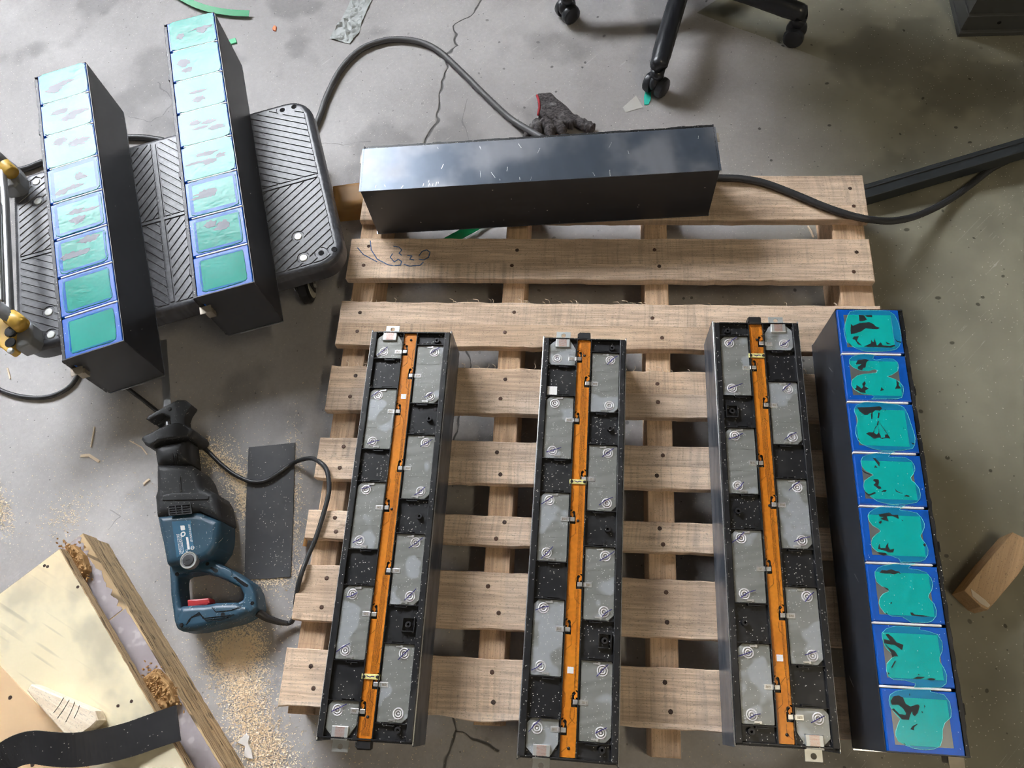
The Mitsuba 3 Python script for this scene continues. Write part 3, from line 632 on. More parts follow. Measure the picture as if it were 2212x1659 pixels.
M5_CELLS = [
    ([(-307, 3594), (-194, 3619), (81, 3628), (374, 3618), (462, 3542), (508, 3391), (527, 3165), (506, 3003), (468, 2916), (395, 2840), (199, 2805), (-70, 2794), (-144, 2798), (-268, 2845), (-348, 2899), (-426, 2972), (-447, 3084), (-453, 3234), (-406, 3375), (-360, 3503)],
     [[(-161, 3526), (-74, 3521), (-29, 3432), (-109, 3399), (-163, 3404)], [(-63, 3521), (68, 3523), (69, 3485), (-23, 3490)], [(-317, 3338), (-283, 3301), (-179, 3353), (-2, 3382), (69, 3345), (107, 3295), (174, 3271), (133, 3239), (47, 3244), (-70, 3260), (-142, 3202), (-233, 3163), (-339, 3136), (-335, 3224)], [(-295, 3087), (-208, 3094), (-236, 3038), (-251, 3000), (-179, 2915), (-236, 2932), (-280, 3024), (-322, 3036)], [(-133, 2897), (-19, 2955), (0, 3030), (12, 2987), (38, 2981), (52, 3056), (70, 2982), (83, 2908), (156, 2983), (181, 2922), (297, 2912), (386, 2939), (393, 2914), (315, 2882), (91, 2889), (-59, 2886)], [(243, 2991), (323, 2950), (259, 2948)], [(405, 3050), (438, 3014), (505, 2997), (497, 2978), (426, 3001)], [(-405, 2966), (-342, 2905), (-379, 2910)]]),
    ([(-12, 2740), (18, 2722), (-16, 2660), (29, 2637), (203, 2671), (330, 2662), (395, 2596), (407, 2524), (374, 2427), (270, 2353), (182, 2321), (303, 2282), (379, 2225), (431, 2143), (422, 2037), (383, 1931), (296, 1899), (-142, 1888), (-75, 1930), (-112, 1964), (-237, 1973), (-318, 2000), (-395, 2063), (-435, 2133), (-435, 2180), (-406, 2253), (-324, 2327), (-193, 2366), (0, 2388), (31, 2425), (-3, 2454), (-113, 2416), (-250, 2418), (-371, 2482), (-427, 2553), (-425, 2627), (-370, 2689), (-258, 2734), (-150, 2749)],
     [[(-276, 2624), (-161, 2645), (-88, 2634), (-136, 2584), (-163, 2487), (-202, 2474), (-228, 2425), (-289, 2454), (-290, 2496), (-215, 2546), (-322, 2544)], [(-349, 2147), (-267, 2078), (-241, 2126), (-251, 2173), (-204, 2222), (-193, 2175), (-220, 2127), (-151, 2087), (-218, 2044), (-213, 1997), (-295, 2012), (-393, 2075), (-361, 2087)], [(331, 2259), (366, 2201), (350, 2165), (384, 2101), (289, 2092), (318, 2152)], [(62, 2116), (98, 2064), (38, 2045)]]),
    ([(-263, 1827), (-123, 1837), (83, 1823), (288, 1803), (395, 1749), (437, 1635), (462, 1484), (488, 1334), (503, 1198), (475, 1073), (433, 1010), (271, 974), (-56, 957), (-156, 972), (-265, 1006), (-393, 1070), (-442, 1143), (-464, 1254), (-446, 1368), (-399, 1483), (-408, 1559), (-440, 1635), (-439, 1699), (-397, 1765), (-335, 1805)],
     [[(-384, 1727), (-181, 1739), (-6, 1757), (25, 1725), (-15, 1679), (-95, 1683), (-147, 1631), (-181, 1636), (-231, 1596), (-278, 1595), (-351, 1657)], [(-172, 1617), (-141, 1631), (-160, 1516), (-173, 1522)], [(-48, 1640), (-26, 1634), (-48, 1544), (-71, 1544)], [(-72, 1493), (-56, 1481), (-81, 1411), (-95, 1416)], [(-293, 1253), (-245, 1280), (-177, 1276), (-118, 1391), (-87, 1410), (-148, 1327), (-160, 1276), (-124, 1240), (-86, 1279), (-71, 1405), (-76, 1279), (-57, 1230), (-58, 1180), (6, 1194), (12, 1244), (59, 1252), (95, 1178), (50, 1183), (5, 1182), (-42, 1168), (-85, 1191), (-167, 1164), (-230, 1212)], [(-52, 1468), (23, 1332), (68, 1233), (30, 1295)], [(-444, 1174), (-409, 1137), (-431, 1137)], [(419, 1121), (483, 1092), (443, 1087)], [(68, 1701), (88, 1695), (73, 1683)], [(326, 1379), (346, 1377), (334, 1367)]]),
    ([(-57, 951), (156, 952), (73, 913), (20, 850), (166, 855), (300, 853), (392, 790), (425, 706), (421, 634), (383, 561), (338, 512), (342, 464), (396, 413), (440, 338), (453, 233), (438, 162), (374, 90), (194, 48), (129, 51), (-36, 39), (-240, 78), (-350, 167), (-428, 258), (-441, 340), (-409, 425), (-335, 487), (-252, 532), (-294, 555), (-368, 594), (-426, 677), (-433, 761), (-397, 836), (-313, 881), (-186, 910)],
     [[(-230, 823), (-191, 818), (-132, 747), (-146, 680), (-183, 746)], [(-210, 702), (-176, 661), (-226, 659)], [(-261, 460), (-183, 457), (-185, 397), (-207, 349), (-165, 333), (-158, 304), (-198, 290), (-273, 359), (-234, 402), (-270, 430)], [(-164, 250), (-122, 276), (-77, 283), (-98, 253)], [(-436, 281), (-409, 235), (-363, 196), (-264, 241), (-256, 217), (-366, 172), (-412, 206)], [(179, 187), (227, 212), (278, 191), (255, 178)], [(58, 312), (81, 271), (142, 238), (175, 240), (131, 232), (69, 265)], [(-433, 616), (-371, 570), (-296, 537), (-330, 535), (-394, 563)]]),
    ([(-58, 42), (210, 33), (146, 11), (78, -44), (222, -57), (352, -84), (414, -159), (444, -247), (433, -324), (393, -401), (355, -453), (367, -503), (416, -575), (444, -674), (425, -761), (367, -837), (267, -878), (-7, -891), (-25, -842), (-138, -798), (-255, -779), (-346, -739), (-411, -674), (-426, -599), (-393, -522), (-325, -456), (-252, -403), (-290, -366), (-369, -319), (-415, -244), (-425, -167), (-393, -101), (-299, -33), (-185, 4)],
     [[(-250, -134), (-75, -95), (-43, -132), (49, -129), (53, -193), (-33, -151), (-82, -153), (-132, -162), (-111, -244), (-234, -204), (-182, -177), (-242, -166)], [(-265, -257), (-220, -236), (-224, -274), (-250, -288)], [(-301, -613), (-291, -681), (-207, -677), (-203, -646), (-160, -588), (-168, -651), (-150, -700), (-82, -684), (-101, -741), (-167, -744), (-236, -716), (-329, -695)], [(-347, -746), (-228, -753), (-195, -776), (-257, -797), (-315, -775)], [(371, -596), (404, -576), (418, -600), (391, -626)], [(96, -208), (119, -217), (103, -225)]]),
    ([(-20, -898), (241, -892), (154, -926), (93, -984), (228, -990), (363, -1032), (422, -1114), (438, -1210), (406, -1307), (357, -1368), (339, -1411), (362, -1451), (412, -1507), (433, -1600), (414, -1694), (351, -1767), (266, -1800), (35, -1812), (-12, -1779), (-93, -1731), (-254, -1728), (-343, -1691), (-402, -1606), (-417, -1536), (-390, -1452), (-329, -1389), (-248, -1350), (-284, -1304), (-351, -1277), (-414, -1214), (-428, -1130), (-419, -1056), (-364, -993), (-276, -952), (-154, -928)],
     [[(-350, -1071), (-309, -1027), (-238, -1030), (-164, -1008), (-108, -1030), (-50, -1039), (-26, -1081), (-64, -1058), (-127, -1085), (-197, -1076), (-268, -1080)], [(-316, -1281), (-250, -1314), (-241, -1343), (-285, -1316)], [(32, -1661), (67, -1659), (98, -1687), (213, -1692), (326, -1704), (210, -1710), (50, -1701)], [(-247, -1528), (-222, -1515), (-219, -1536)], [(-329, -1679), (-292, -1706), (-332, -1696)]]),
    ([(-196, -1865), (169, -1867), (123, -1903), (269, -1922), (397, -1963), (447, -2073), (436, -2193), (373, -2302), (366, -2355), (418, -2443), (443, -2545), (418, -2662), (337, -2724), (-58, -2747), (-24, -2687), (-177, -2651), (-336, -2653), (-409, -2606), (-425, -2516), (-407, -2423), (-323, -2340), (-279, -2311), (-364, -2236), (-409, -2172), (-430, -2066), (-427, -1985), (-351, -1914)],
     [[(-375, -2003), (-334, -1994), (-272, -2044), (-227, -2109), (-131, -2144), (-160, -2219), (-259, -2151), (-352, -2142), (-405, -2132), (-411, -2072), (-319, -2094)], [(-405, -2138), (-358, -2189), (-270, -2238), (-226, -2315), (-279, -2311), (-309, -2332), (-326, -2261)], [(-281, -2377), (-268, -2383), (-342, -2491), (-346, -2472)], [(-415, -2541), (-385, -2572), (-406, -2580)], [(-54, -2618), (16, -2588), (121, -2589), (51, -2619)], [(144, -2613), (199, -2597), (270, -2606), (247, -2624), (181, -2628)], [(28, -2549), (47, -2552), (35, -2565)]]),
    ([(-167, -2772), (202, -2757), (159, -2785), (362, -2818), (426, -2915), (432, -3040), (412, -3128), (317, -3208), (272, -3297), (253, -3421), (207, -3521), (111, -3569), (-19, -3589), (-171, -3580), (-294, -3540), (-378, -3496), (-406, -3412), (-399, -3363), (-346, -3248), (-313, -3197), (-392, -3101), (-435, -3029), (-444, -2941), (-415, -2863), (-329, -2807)],
     [[(-419, -2952), (-365, -2885), (-297, -2866), (-235, -2891), (-221, -2940), (-207, -2977), (-146, -3012), (-37, -2974), (-12, -2997), (-53, -3094), (-99, -3140), (-128, -3117), (-128, -3073), (-160, -3119), (-190, -3195), (-287, -3195), (-344, -3130), (-414, -3065), (-386, -3051), (-317, -3122), (-228, -3135), (-217, -3104), (-254, -3043), (-314, -2996), (-406, -3002)], [(-187, -3319), (-142, -3273), (-67, -3238), (-132, -3291), (-138, -3334)], [(8, -3065), (24, -3077), (9, -3093)], [(-138, -2834), (-125, -2836), (-137, -2867)], [(-297, -3515), (-279, -3527), (-294, -3546)], [(57, -2987), (70, -2991), (49, -3025)]]),
]
module_side(mxf(.5688, .2081, -13.97), 'battery module with teal glue blobs on eight blue cells at the right pallet edge', False, True, M5_CELLS, 5)
module_side(mxf(.1422, 1.0413, 90 - 9.94), 'battery module with a plain scratched steel top across the far end of the pallet', False, False, None, 3)
module_side(mxf(-.7843, 1.1196, 7.68, .1924), 'glue-smeared blue-celled battery module on the trolley, the one beside the yellow hinges', True, True, None, 6)
module_side(mxf(-.5155, 1.1941, 4.24, .1924), 'glue-smeared blue-celled battery module on the trolley, the one nearer the pallet', True, True, None, 7)
# ------------------------------------------------------------------ platform trolley under the two glued modules
ct = thing('platform_trolley', 'black plastic platform trolley with ribbed deck and yellow folding hinges', 'trolley')
CX = xform(-.668, 1.155, 0, rz=math.radians(5.4)); CI = np.linalg.inv(CX)
def cl(p, z=0): q = CI @ np.array([p[0], p[1], z, 1.0]); return q[0], q[1]
HW, HD, DZ = .356, .240, .1922
outline = sbox(-HW, -HD, HW, HD).buffer(-.055).buffer(.055, quad_segs=8)
holes = [Point(cl(q)).buffer(.0062) for q in ((-0.3993, 1.3979), (-0.3714, 1.4006), (-0.3424, 0.9814), (-0.314, 0.9841))]
put(ct + '__deck', dome(outline, DZ - .048, DZ - .0026, .014, .004, 5, .006), 'm_deck', 35, CX)
for h in holes: put(ct + '__screw_hole', puff(h, DZ - .004, DZ - .0022, 0, 0, 1), 'm_hole', False, CX)
put(ct + '__deck_well', puff(outline.buffer(-.012), DZ - .046, DZ - .030, 0, 0, 1), 'm_hole', False, CX)
inner = outline.buffer(-.016).difference(unary_union([h.buffer(.006) for h in holes]))
bolts = [cl(q) for q in ((-0.9833, 1.3319), (-0.9753, 1.2742), (-0.9334, 0.9721), (-0.9253, 0.9152), (-0.3887, 1.0345), (-0.3809, 0.9777))]
inner = inner.difference(unary_union([Point(b).buffer(.012) for b in bolts]))
SPX = -.018
ribs = []
for su in (-1, 1):
    for sv in (-1, 1):
        for part in (0, 1):
            ua, ub = (SPX + .006 * su, SPX + .150 * su) if part == 0 else (SPX + .162 * su, SPX + .42 * su)
            quad = sbox(min(ua, ub), min(sv * .005, sv * .3), max(ua, ub), max(sv * .005, sv * .3)).intersection(inner).buffer(-.001)
            if quad.is_empty: continue
            # ribs slope down and outwards in the far half, mirrored in the near half
            ang = math.radians(-33 * su * sv) if part == 1 else math.radians(-48 * su * sv)
            for k in range(-40, 41):
                c = k * .0155
                ln = LineString([(-.6 * math.cos(ang) - c * math.sin(ang) + (ua + ub) / 2, -.6 * math.sin(ang) + c * math.cos(ang)), (.6 * math.cos(ang) - c * math.sin(ang) + (ua + ub) / 2, .6 * math.sin(ang) + c * math.cos(ang))])
                g = ln.buffer(.0066, cap_style=2).intersection(quad)
                for q in getattr(g, 'geoms', [g]):
                    if q.area > 4e-5: ribs.append(q)
put(ct + '__tread', cat([puff(q, DZ - .0030, DZ - .0008, .0009, 0, 1) for q in ribs]), 'm_deck', False, CX)
put(ct + '__seam', cat([puff(g, DZ - .0030, DZ - .0004, .0008, 0, 1) for g in (sbox(SPX - .0045, -HD + .02, SPX + .0045, HD - .02), sbox(SPX + .155 - .004, -HD + .02, SPX + .159, HD - .02), sbox(SPX - .159, -HD + .02, SPX - .155 + .004, HD - .02), sbox(-HW + .02, -.004, HW - .02, .004))]), 'm_deck', False, CX)
for b in bolts: put(ct + '__bolt', lathe([(0, DZ - .0006), (.0075, DZ - .0006), (.0088, DZ - .0014), (.0092, DZ - .004), (0, DZ - .004)], 18), 'm_bolt', 30, CX @ xform(b[0], b[1], 0))
def caster(parent, x, y, a, fork_mat, wheel_r=.045, wid=.026, top=.146):
    X = CX @ xform(x, y, 0, rz=a)
    f = put(parent + '__caster', cat([rbox(-.035, .035, -.030, .030, top - .006, top, .001), lathe([(0, top - .022), (.024, top - .022), (.026, top - .006), (0, top - .006)], 16), rbox(-.004, .036, -.020, -.017, wheel_r - .012, top - .02, .001), rbox(-.004, .036, .017, .020, wheel_r - .012, top - .02, .001)]), fork_mat, False, X)
    w = lathe([(0, -wid / 2), (wheel_r - .006, -wid / 2), (wheel_r, -wid / 2 + .005), (wheel_r, wid / 2 - .005), (wheel_r - .006, wid / 2), (0, wid / 2)], 24)
    w.apply_transform(xform(.020, 0, wheel_r, rx=math.pi / 2)); put(f + '__tyre', w, 'm_black', 30, X)
    rim = lathe([(0, -wid / 2 - .0015), (.031, -wid / 2 - .0015), (.033, -wid / 2 + .002), (.033, wid / 2 - .002), (.031, wid / 2 + .0015), (0, wid / 2 + .0015)], 24)
    rim.apply_transform(xform(.020, 0, wheel_r, rx=math.pi / 2)); put(f + '__rim', rim, 'm_wheelrim', 30, X)
    ax = lathe([(0, -.026), (.009, -.026), (.009, .026), (0, .026)], 12); ax.apply_transform(xform(.020, 0, wheel_r, rx=math.pi / 2)); put(f + '__axle', ax, 'm_bolt', 30, X)
caster(ct, .232, -.150, math.radians(-97), 'm_black', .041)
caster(ct, .27, .17, math.radians(30), 'm_black')
caster(ct, -.27, -.17, math.radians(0), 'm_black'); caster(ct, -.27, .17, math.radians(0), 'm_black')
# folding hinges and push handle
for k, (yel, grey, cap, slot, pin) in enumerate((
        ([(-1.0555, 0.9649), (-1.0276, 0.9831), (-1.01, 0.9858), (-0.9873, 0.9738), (-0.974, 0.9528), (-0.9683, 0.9272), (-0.9729, 0.9107), (-0.9733, 0.8891), (-0.974, 0.8721), (-0.985, 0.865), (-1.0039, 0.8853), (-1.041, 0.9121)],
         [(-0.9839, 0.9315), (-0.9736, 0.9536), (-0.9554, 0.946), (-0.9433, 0.9266), (-0.9394, 0.896), (-0.9452, 0.8789), (-0.974, 0.8746), (-0.9847, 0.8879)], (-0.9786, 0.9101), (-0.9787, 0.8854), (-0.9762, 0.8657)),
        ([(-1.0973, 1.4206), (-1.0593, 1.4108), (-1.0407, 1.3965), (-1.028, 1.3729), (-1.0241, 1.3504), (-1.0316, 1.3363), (-1.0452, 1.345), (-1.092, 1.3622)],
         [(-1.0486, 1.3465), (-1.0321, 1.3856), (-1.0155, 1.3677), (-1.0003, 1.337), (-0.9981, 1.3059), (-1.0104, 1.2971), (-1.0427, 1.2999)], (-1.0621, 1.3733), (-1.0619, 1.3465), (-1.0627, 1.3308)))):
    put(ct + '__hinge_base', puff(Polygon(grey).buffer(-.004).buffer(.004, quad_segs=3), DZ - .002, .226, .006, 0, 3), 'm_grey', 35)
    h = put(ct + '__hinge', puff(Polygon(yel).buffer(-.005).buffer(.005, quad_segs=4), .206, .236, .004, .004, 3), 'm_yellow', 35)
    put(h + '__pivot_cap', cat([puff(Point(cap).buffer(.0125), .234, .2405, .003, 0, 2)]), 'm_black', 30)
    put(h + '__slot', puff(Point(slot).buffer(.0105), .234, .2372, 0, 0, 1), 'm_hole')
    put(h + '__bolt', puff(Point(pin).buffer(.0062), .234, .240, .002, 0, 2), 'm_bolt', 30)
put(ct + '__handle_tube', tube([(-1.0216, 1.3217, 0.25), (-1.0091, 1.244, 0.25), (-0.9902, 1.0814, 0.25), (-0.9748, 0.9465, 0.25)], .0088, 16), 'm_chrome', True)
put(ct + '__handle_tube', tube([(-1.0124, 1.2232, 0.262), (-1.0002, 1.0994, 0.262), (-0.9858, 0.9709, 0.262)], .005, 12), 'm_chrome', True)
put(ct + '__handle_sleeve', tube([(-0.9498, 0.913, 0.245), (-0.963, 0.9279, 0.247), (-0.9739, 0.9381, 0.249)], .0165, 16), 'm_yellow', True)
put(ct + '__push_tube', tube([(-0.9668, 0.9294, 0.25), (-0.9871, 0.9514, 0.262), (-1.0204, 0.9897, 0.3)], .0135, 16), 'm_grey', True)
put(ct + '__handle_sleeve', tube([(-1.0016, 1.3181, 0.245), (-1.019, 1.3419, 0.247), (-1.027, 1.3529, 0.249)], .0155, 16), 'm_yellow', True)
put(ct + '__push_tube', tube([(-1.0216, 1.348, 0.25), (-1.0265, 1.3551, 0.262), (-1.0584, 1.3834, 0.3)], .0135, 16), 'm_grey', True)

# ------------------------------------------------------------------ reciprocating saw
sw = thing('reciprocating_saw', 'dark blue reciprocating saw with red trigger lying on the floor', 'power saw')
def za(pts): return pts
SZ = .0015
def sm(pts, r): return Polygon(pts).buffer(0).buffer(-r).buffer(2 * r, quad_segs=3).buffer(-r, quad_segs=3)
motor = sm([(-0.7527, 0.5122), (-0.6678, 0.5025), (-0.6225, 0.4757), (-0.6246, 0.4445), (-0.6311, 0.4221), (-0.6468, 0.4047), (-0.6733, 0.4007), (-0.7296, 0.4065), (-0.7333, 0.4109), (-0.7405, 0.4538), (-0.7461, 0.4788)], .003)
grip_out = [(-0.7381, 0.4193), (-0.7365, 0.3892), (-0.735, 0.354), (-0.7282, 0.3016), (-0.7229, 0.2865), (-0.7111, 0.2789), (-0.6828, 0.2752), (-0.6406, 0.2757), (-0.6049, 0.2775), (-0.5779, 0.2855), (-0.5645, 0.2952), (-0.5666, 0.3243), (-0.5748, 0.3441), (-0.5855, 0.3544), (-0.6098, 0.3758), (-0.6428, 0.4001), (-0.6585, 0.4145), (-0.6964, 0.4165)]
grip_in = [(-0.7187, 0.3874), (-0.7101, 0.3903), (-0.6781, 0.3886), (-0.6576, 0.3798), (-0.6227, 0.3591), (-0.5973, 0.3412), (-0.5915, 0.3274), (-0.592, 0.3167), (-0.6042, 0.3129), (-0.628, 0.3184), (-0.6465, 0.3194), (-0.6595, 0.3184), (-0.7057, 0.3221), (-0.714, 0.3255), (-0.7183, 0.3489), (-0.7198, 0.3747)]
gp = sm(grip_out, .004).difference(sm(grip_in, .003))
put(sw + '__motor_housing', dome(motor, SZ + .002, .092, .014, .014, 4), 'm_sawblue', 35)
put(sw + '__handle', dome(gp, SZ + .012, .070, .0075, .0075, 4), 'm_sawblue', 35)
bar = sm([(-0.7255, 0.2949), (-0.713, 0.328), (-0.6594, 0.3202), (-0.6428, 0.3205), (-0.6042, 0.3137), (-0.5807, 0.302), (-0.5741, 0.2882), (-0.6048, 0.2784), (-0.6406, 0.2766), (-0.6827, 0.2761), (-0.711, 0.2798)], .004)
put(sw + '__grip', dome(bar, SZ + .008, .076, .013, .013, 4), 'm_sawblue', 35)
gear = sm([(-0.7517, 0.6211), (-0.6797, 0.6048), (-0.6682, 0.5932), (-0.6607, 0.5773), (-0.6546, 0.5509), (-0.6327, 0.5354), (-0.6255, 0.52), (-0.6202, 0.4799), (-0.6205, 0.4722), (-0.6636, 0.5024), (-0.7512, 0.5078), (-0.7549, 0.5529), (-0.7509, 0.564)], .003)
put(sw + '__gearcase', dome(gear, SZ, .096, .015, .015, 4), 'm_sawblack', 35)
put(sw + '__gearcase_rib', cat([puff(sm([(-0.7348, 0.5489), (-0.7158, 0.5489), (-0.6588, 0.5389), (-0.6401, 0.5272), (-0.6413, 0.5197), (-0.7349, 0.5373)], .001), .092, .0985, .002, 0, 2), puff(sm([(-0.702, 0.5815), (-0.6982, 0.5827), (-0.6948, 0.5484), (-0.6996, 0.5474)], .0005), .094, .0975, .001, 0, 1)]), 'm_sawblack', 35)
sleeve = sm([(-0.7646, 0.6688), (-0.691, 0.6679), (-0.6862, 0.6123), (-0.7577, 0.6213)], .002)
bt = put(sw + '__boot', dome(sleeve, .010, .085, .020, .020, 4), 'm_sawblack', 35)
put(bt + '__groove', cat([tube(q, .0008, 5) for q in ([(-0.7187, 0.6413, 0.0845), (-0.7158, 0.6119, 0.085)], [(-0.7148, 0.6404, 0.0845), (-0.7119, 0.611, 0.085)], [(-0.7108, 0.6406, 0.0845), (-0.708, 0.6112, 0.085)])]), 'm_hole')
flange = sm([(-0.7848, 0.6848), (-0.7787, 0.691), (-0.7575, 0.6961), (-0.7463, 0.7023), (-0.7208, 0.7065), (-0.7056, 0.7053), (-0.6894, 0.6975), (-0.6785, 0.6876), (-0.6746, 0.6793), (-0.6768, 0.6723), (-0.684, 0.6675), (-0.7152, 0.6699), (-0.7434, 0.6717), (-0.7656, 0.6616), (-0.7767, 0.6703)], .002)
put(sw + '__flange', dome(flange, .004, .092, .006, .006, 3), 'm_sawblack', 35)
shoe = Polygon([(-0.7843, 0.7374), (-0.7782, 0.7437), (-0.7497, 0.755), (-0.7149, 0.7671), (-0.6975, 0.7633), (-0.6835, 0.7481), (-0.6866, 0.7433), (-0.6949, 0.7332), (-0.6992, 0.7221), (-0.6986, 0.6983), (-0.7297, 0.7008), (-0.7315, 0.7313), (-0.7467, 0.7412), (-0.7691, 0.7352), (-0.7782, 0.7317)]).buffer(0)
put(sw + '__shoe', dome(shoe, .040, .072, .003, .003, 2), 'm_sawblack', 35)
put(sw + '__shoe_prong', puff(sm([(-0.7706, 0.7266), (-0.7502, 0.7373), (-0.7349, 0.7405), (-0.736, 0.731), (-0.7523, 0.7269), (-0.7655, 0.7211)], .001), .044, .058, .003, .003, 2), 'm_sawblack', 35)
put(sw + '__shoe_pin', puff(Point((-0.731, 0.7481)).buffer(.004), .070, .0745, .001, 0, 2), 'm_sawblack')
put(sw + '__blade_clamp', tube([(-0.7432, 0.7005, 0.05), (-0.7461, 0.7293, 0.05)], .0075, 12), 'm_blade', True)
bl0, bl1 = np.array((-0.7452, 0.7139)), np.array((-0.7577, 0.9344)); dv = bl1 - bl0; dl = np.linalg.norm(dv); dv /= dl; nv = np.array([-dv[1], dv[0]])
teeth = [tuple(bl0 + dv * s + nv * (-.0085 - (.0014 if i % 2 else 0))) for i, s in enumerate(np.linspace(0.03, dl, 70))]
put(sw + '__blade', puff(Polygon([tuple(bl0 + nv * .008), *[tuple(bl0 - nv * .0075)], *teeth, tuple(bl1 + nv * .006)]).buffer(0), .0495, .0508), 'm_blade')
put(sw + '__trigger', puff(sm([(-0.7072, 0.3404), (-0.6636, 0.3354), (-0.6611, 0.3259), (-0.6677, 0.3218), (-0.7066, 0.3232)], .0015), .028, .058, .004, .004, 2), 'm_red', 35)
kn = (-0.6839, 0.406)
k = put(sw + '__knob', cat([puff(Point(kn).buffer(.0165), .085, .0985, .002, 0, 2)]), 'm_grey', 30)
put(k + '__ring', puff(Point(kn).buffer(.0165).difference(Point(kn).buffer(.0138)), .098, .0995, .0004, 0, 1), 'm_bolt')
put(k + '__face', puff(Point(kn).buffer(.0112), .098, .1002, .0015, 0, 2), 'm_sawblack', 30)
put(k + '__slot', bx(kn[0] - .004, kn[0] + .004, kn[1] - .0007, kn[1] + .0007, .100, .1006), 'm_hole')
lab = [(-0.7189, 0.4916), (-0.6804, 0.4865), (-0.6749, 0.4301), (-0.7094, 0.4169)]
lb = put(sw + '__label', puff(Polygon(lab), .0905, .0928), 'm_sawlabel')
l0 = np.array(lab[0]); lx = np.array(lab[1]) - l0; ly = np.array(lab[3]) - l0
def lq(a, b): return tuple(l0 + lx * a + ly * b)
pr_ = [Polygon([lq(.42, .13), lq(.64, .13), lq(.64, .26), lq(.42, .26)]), Point(lq(.50, .37)).buffer(.0052).difference(Point(lq(.50, .37)).buffer(.0028)), Polygon([lq(.62, .46), lq(.74, .46), lq(.74, .80), lq(.62, .80)])]
c_ = lq(.88, .76); rg = Point(c_).buffer(.0038).difference(Point(c_).buffer(.0030))
pr_ += [rg, sbox(c_[0] - .0022, c_[1] - .0015, c_[0] - .0014, c_[1] + .0015), sbox(c_[0] + .0014, c_[1] - .0015, c_[0] + .0022, c_[1] + .0015), sbox(c_[0] - .0022, c_[1] - .0003, c_[0] + .0022, c_[1] + .0003)]
sq = Polygon([lq(.52, .80), lq(.60, .80), lq(.60, .86), lq(.52, .86)]); pr_.append(sq.difference(sq.buffer(-.0006)))
r_ = random.Random(3)
for cidx, a in enumerate((.17, .24, .31, .38, .84, .90)):
    b = .36 if a < .5 else .12
    while b < (.88 if a < .5 else .58):
        l = r_.uniform(.012, .05); pr_.append(Polygon([lq(a, b), lq(a + .028, b), lq(a + .028, b + l), lq(a, b + l)])); b += l + .014
put(lb + '__print', puff(unary_union(pr_), .0926, .0930), 'm_white')
v0 = (-0.7212, 0.5225); vv = [(-0.6796, 0.5178), (-0.7194, 0.5049)]
vx, vy = np.array(vv[0]) - v0, np.array(vv[1]) - v0
vp = Polygon([tuple(v0 - vx * .06 - vy * .1), tuple(v0 + vx * 1.06 - vy * .1), tuple(v0 + vx * 1.06 + vy * 1.1), tuple(v0 - vx * .06 + vy * 1.1)])
put(sw + '__vent', puff(vp, .095, .0966), 'm_hole')
put(sw + '__vent_grille', cat([puff(Polygon([tuple(v0 + vx * a + vy * b), tuple(v0 + vx * c + vy * b), tuple(v0 + vx * c + vy * d), tuple(v0 + vx * a + vy * d)]), .0962, .0978) for a, b, c, d in [(-.06, y - .05, 1.06, y + .05) for y in (-.06, .24, .52, .80, 1.06)] + [(x - .03, -.1, x + .03, 1.1) for x in (-.04, .30, .60, 1.03)]]), 'm_sawblack')
for q, z in (((-0.7206, 0.3911), .0702), ((-0.659, 0.3989), .0702), ((-0.7099, 0.2902), .0765), ((-0.6292, 0.2944), .0768), ((-0.5734, 0.3053), .0705)):
    put(sw + '__screw_hole', puff(Point(q).buffer(.0036), z - .003, z), 'm_hole')
put(sw + '__grip_groove', cat([tube(q, .0007, 5) for q in ([(-0.7006, 0.2886, 0.0764), (-0.6949, 0.2978, 0.0766), (-0.6747, 0.3078, 0.0768), (-0.6678, 0.2943, 0.0768), (-0.639, 0.2921, 0.0768), (-0.6077, 0.2894, 0.0766)], [(-0.6978, 0.2907, 0.0764), (-0.6922, 0.2999, 0.0766), (-0.673, 0.3048, 0.0768), (-0.6643, 0.291, 0.0768), (-0.6356, 0.2879, 0.0768), (-0.6131, 0.2879, 0.0766)], [(-0.6951, 0.2927, 0.0764), (-0.6894, 0.302, 0.0766), (-0.6712, 0.3019, 0.0768), (-0.6608, 0.2877, 0.0768), (-0.6321, 0.2838, 0.0768), (-0.6186, 0.2864, 0.0766)], [(-0.6494, 0.3116, 0.0766), (-0.6423, 0.3014, 0.0768), (-0.6117, 0.2989, 0.0768), (-0.5936, 0.3023, 0.0766)])]), 'm_hole')
put(sw + '__handle_slot', cat([puff(sm(q, .0008), .0685, .0704) for q in ([(-0.6546, 0.3898), (-0.65, 0.3906), (-0.6372, 0.3826), (-0.6392, 0.3784), (-0.6438, 0.3785)], [(-0.6093, 0.3625), (-0.6029, 0.3621), (-0.579, 0.3411), (-0.5819, 0.3372), (-0.5891, 0.3413)])]), 'm_hole')
put(sw + '__handle_recess', puff(sm([(-0.6354, 0.3831), (-0.626, 0.3849), (-0.6116, 0.3747), (-0.609, 0.3687), (-0.614, 0.3607), (-0.6356, 0.3759)], .002), .0690, .0712, .002, 0, 2), 'm_sawblue', 35)
cb = spline([(-0.5739, 0.2917, 0.045), (-0.5605, 0.2795, 0.036), (-0.5432, 0.2697, 0.022), (-0.5264, 0.2638, 0.013)], 6)
put(sw + '__cord_guard', tube(cb, np.linspace(.0085, .0048, len(cb)), 12), 'm_cable', True)
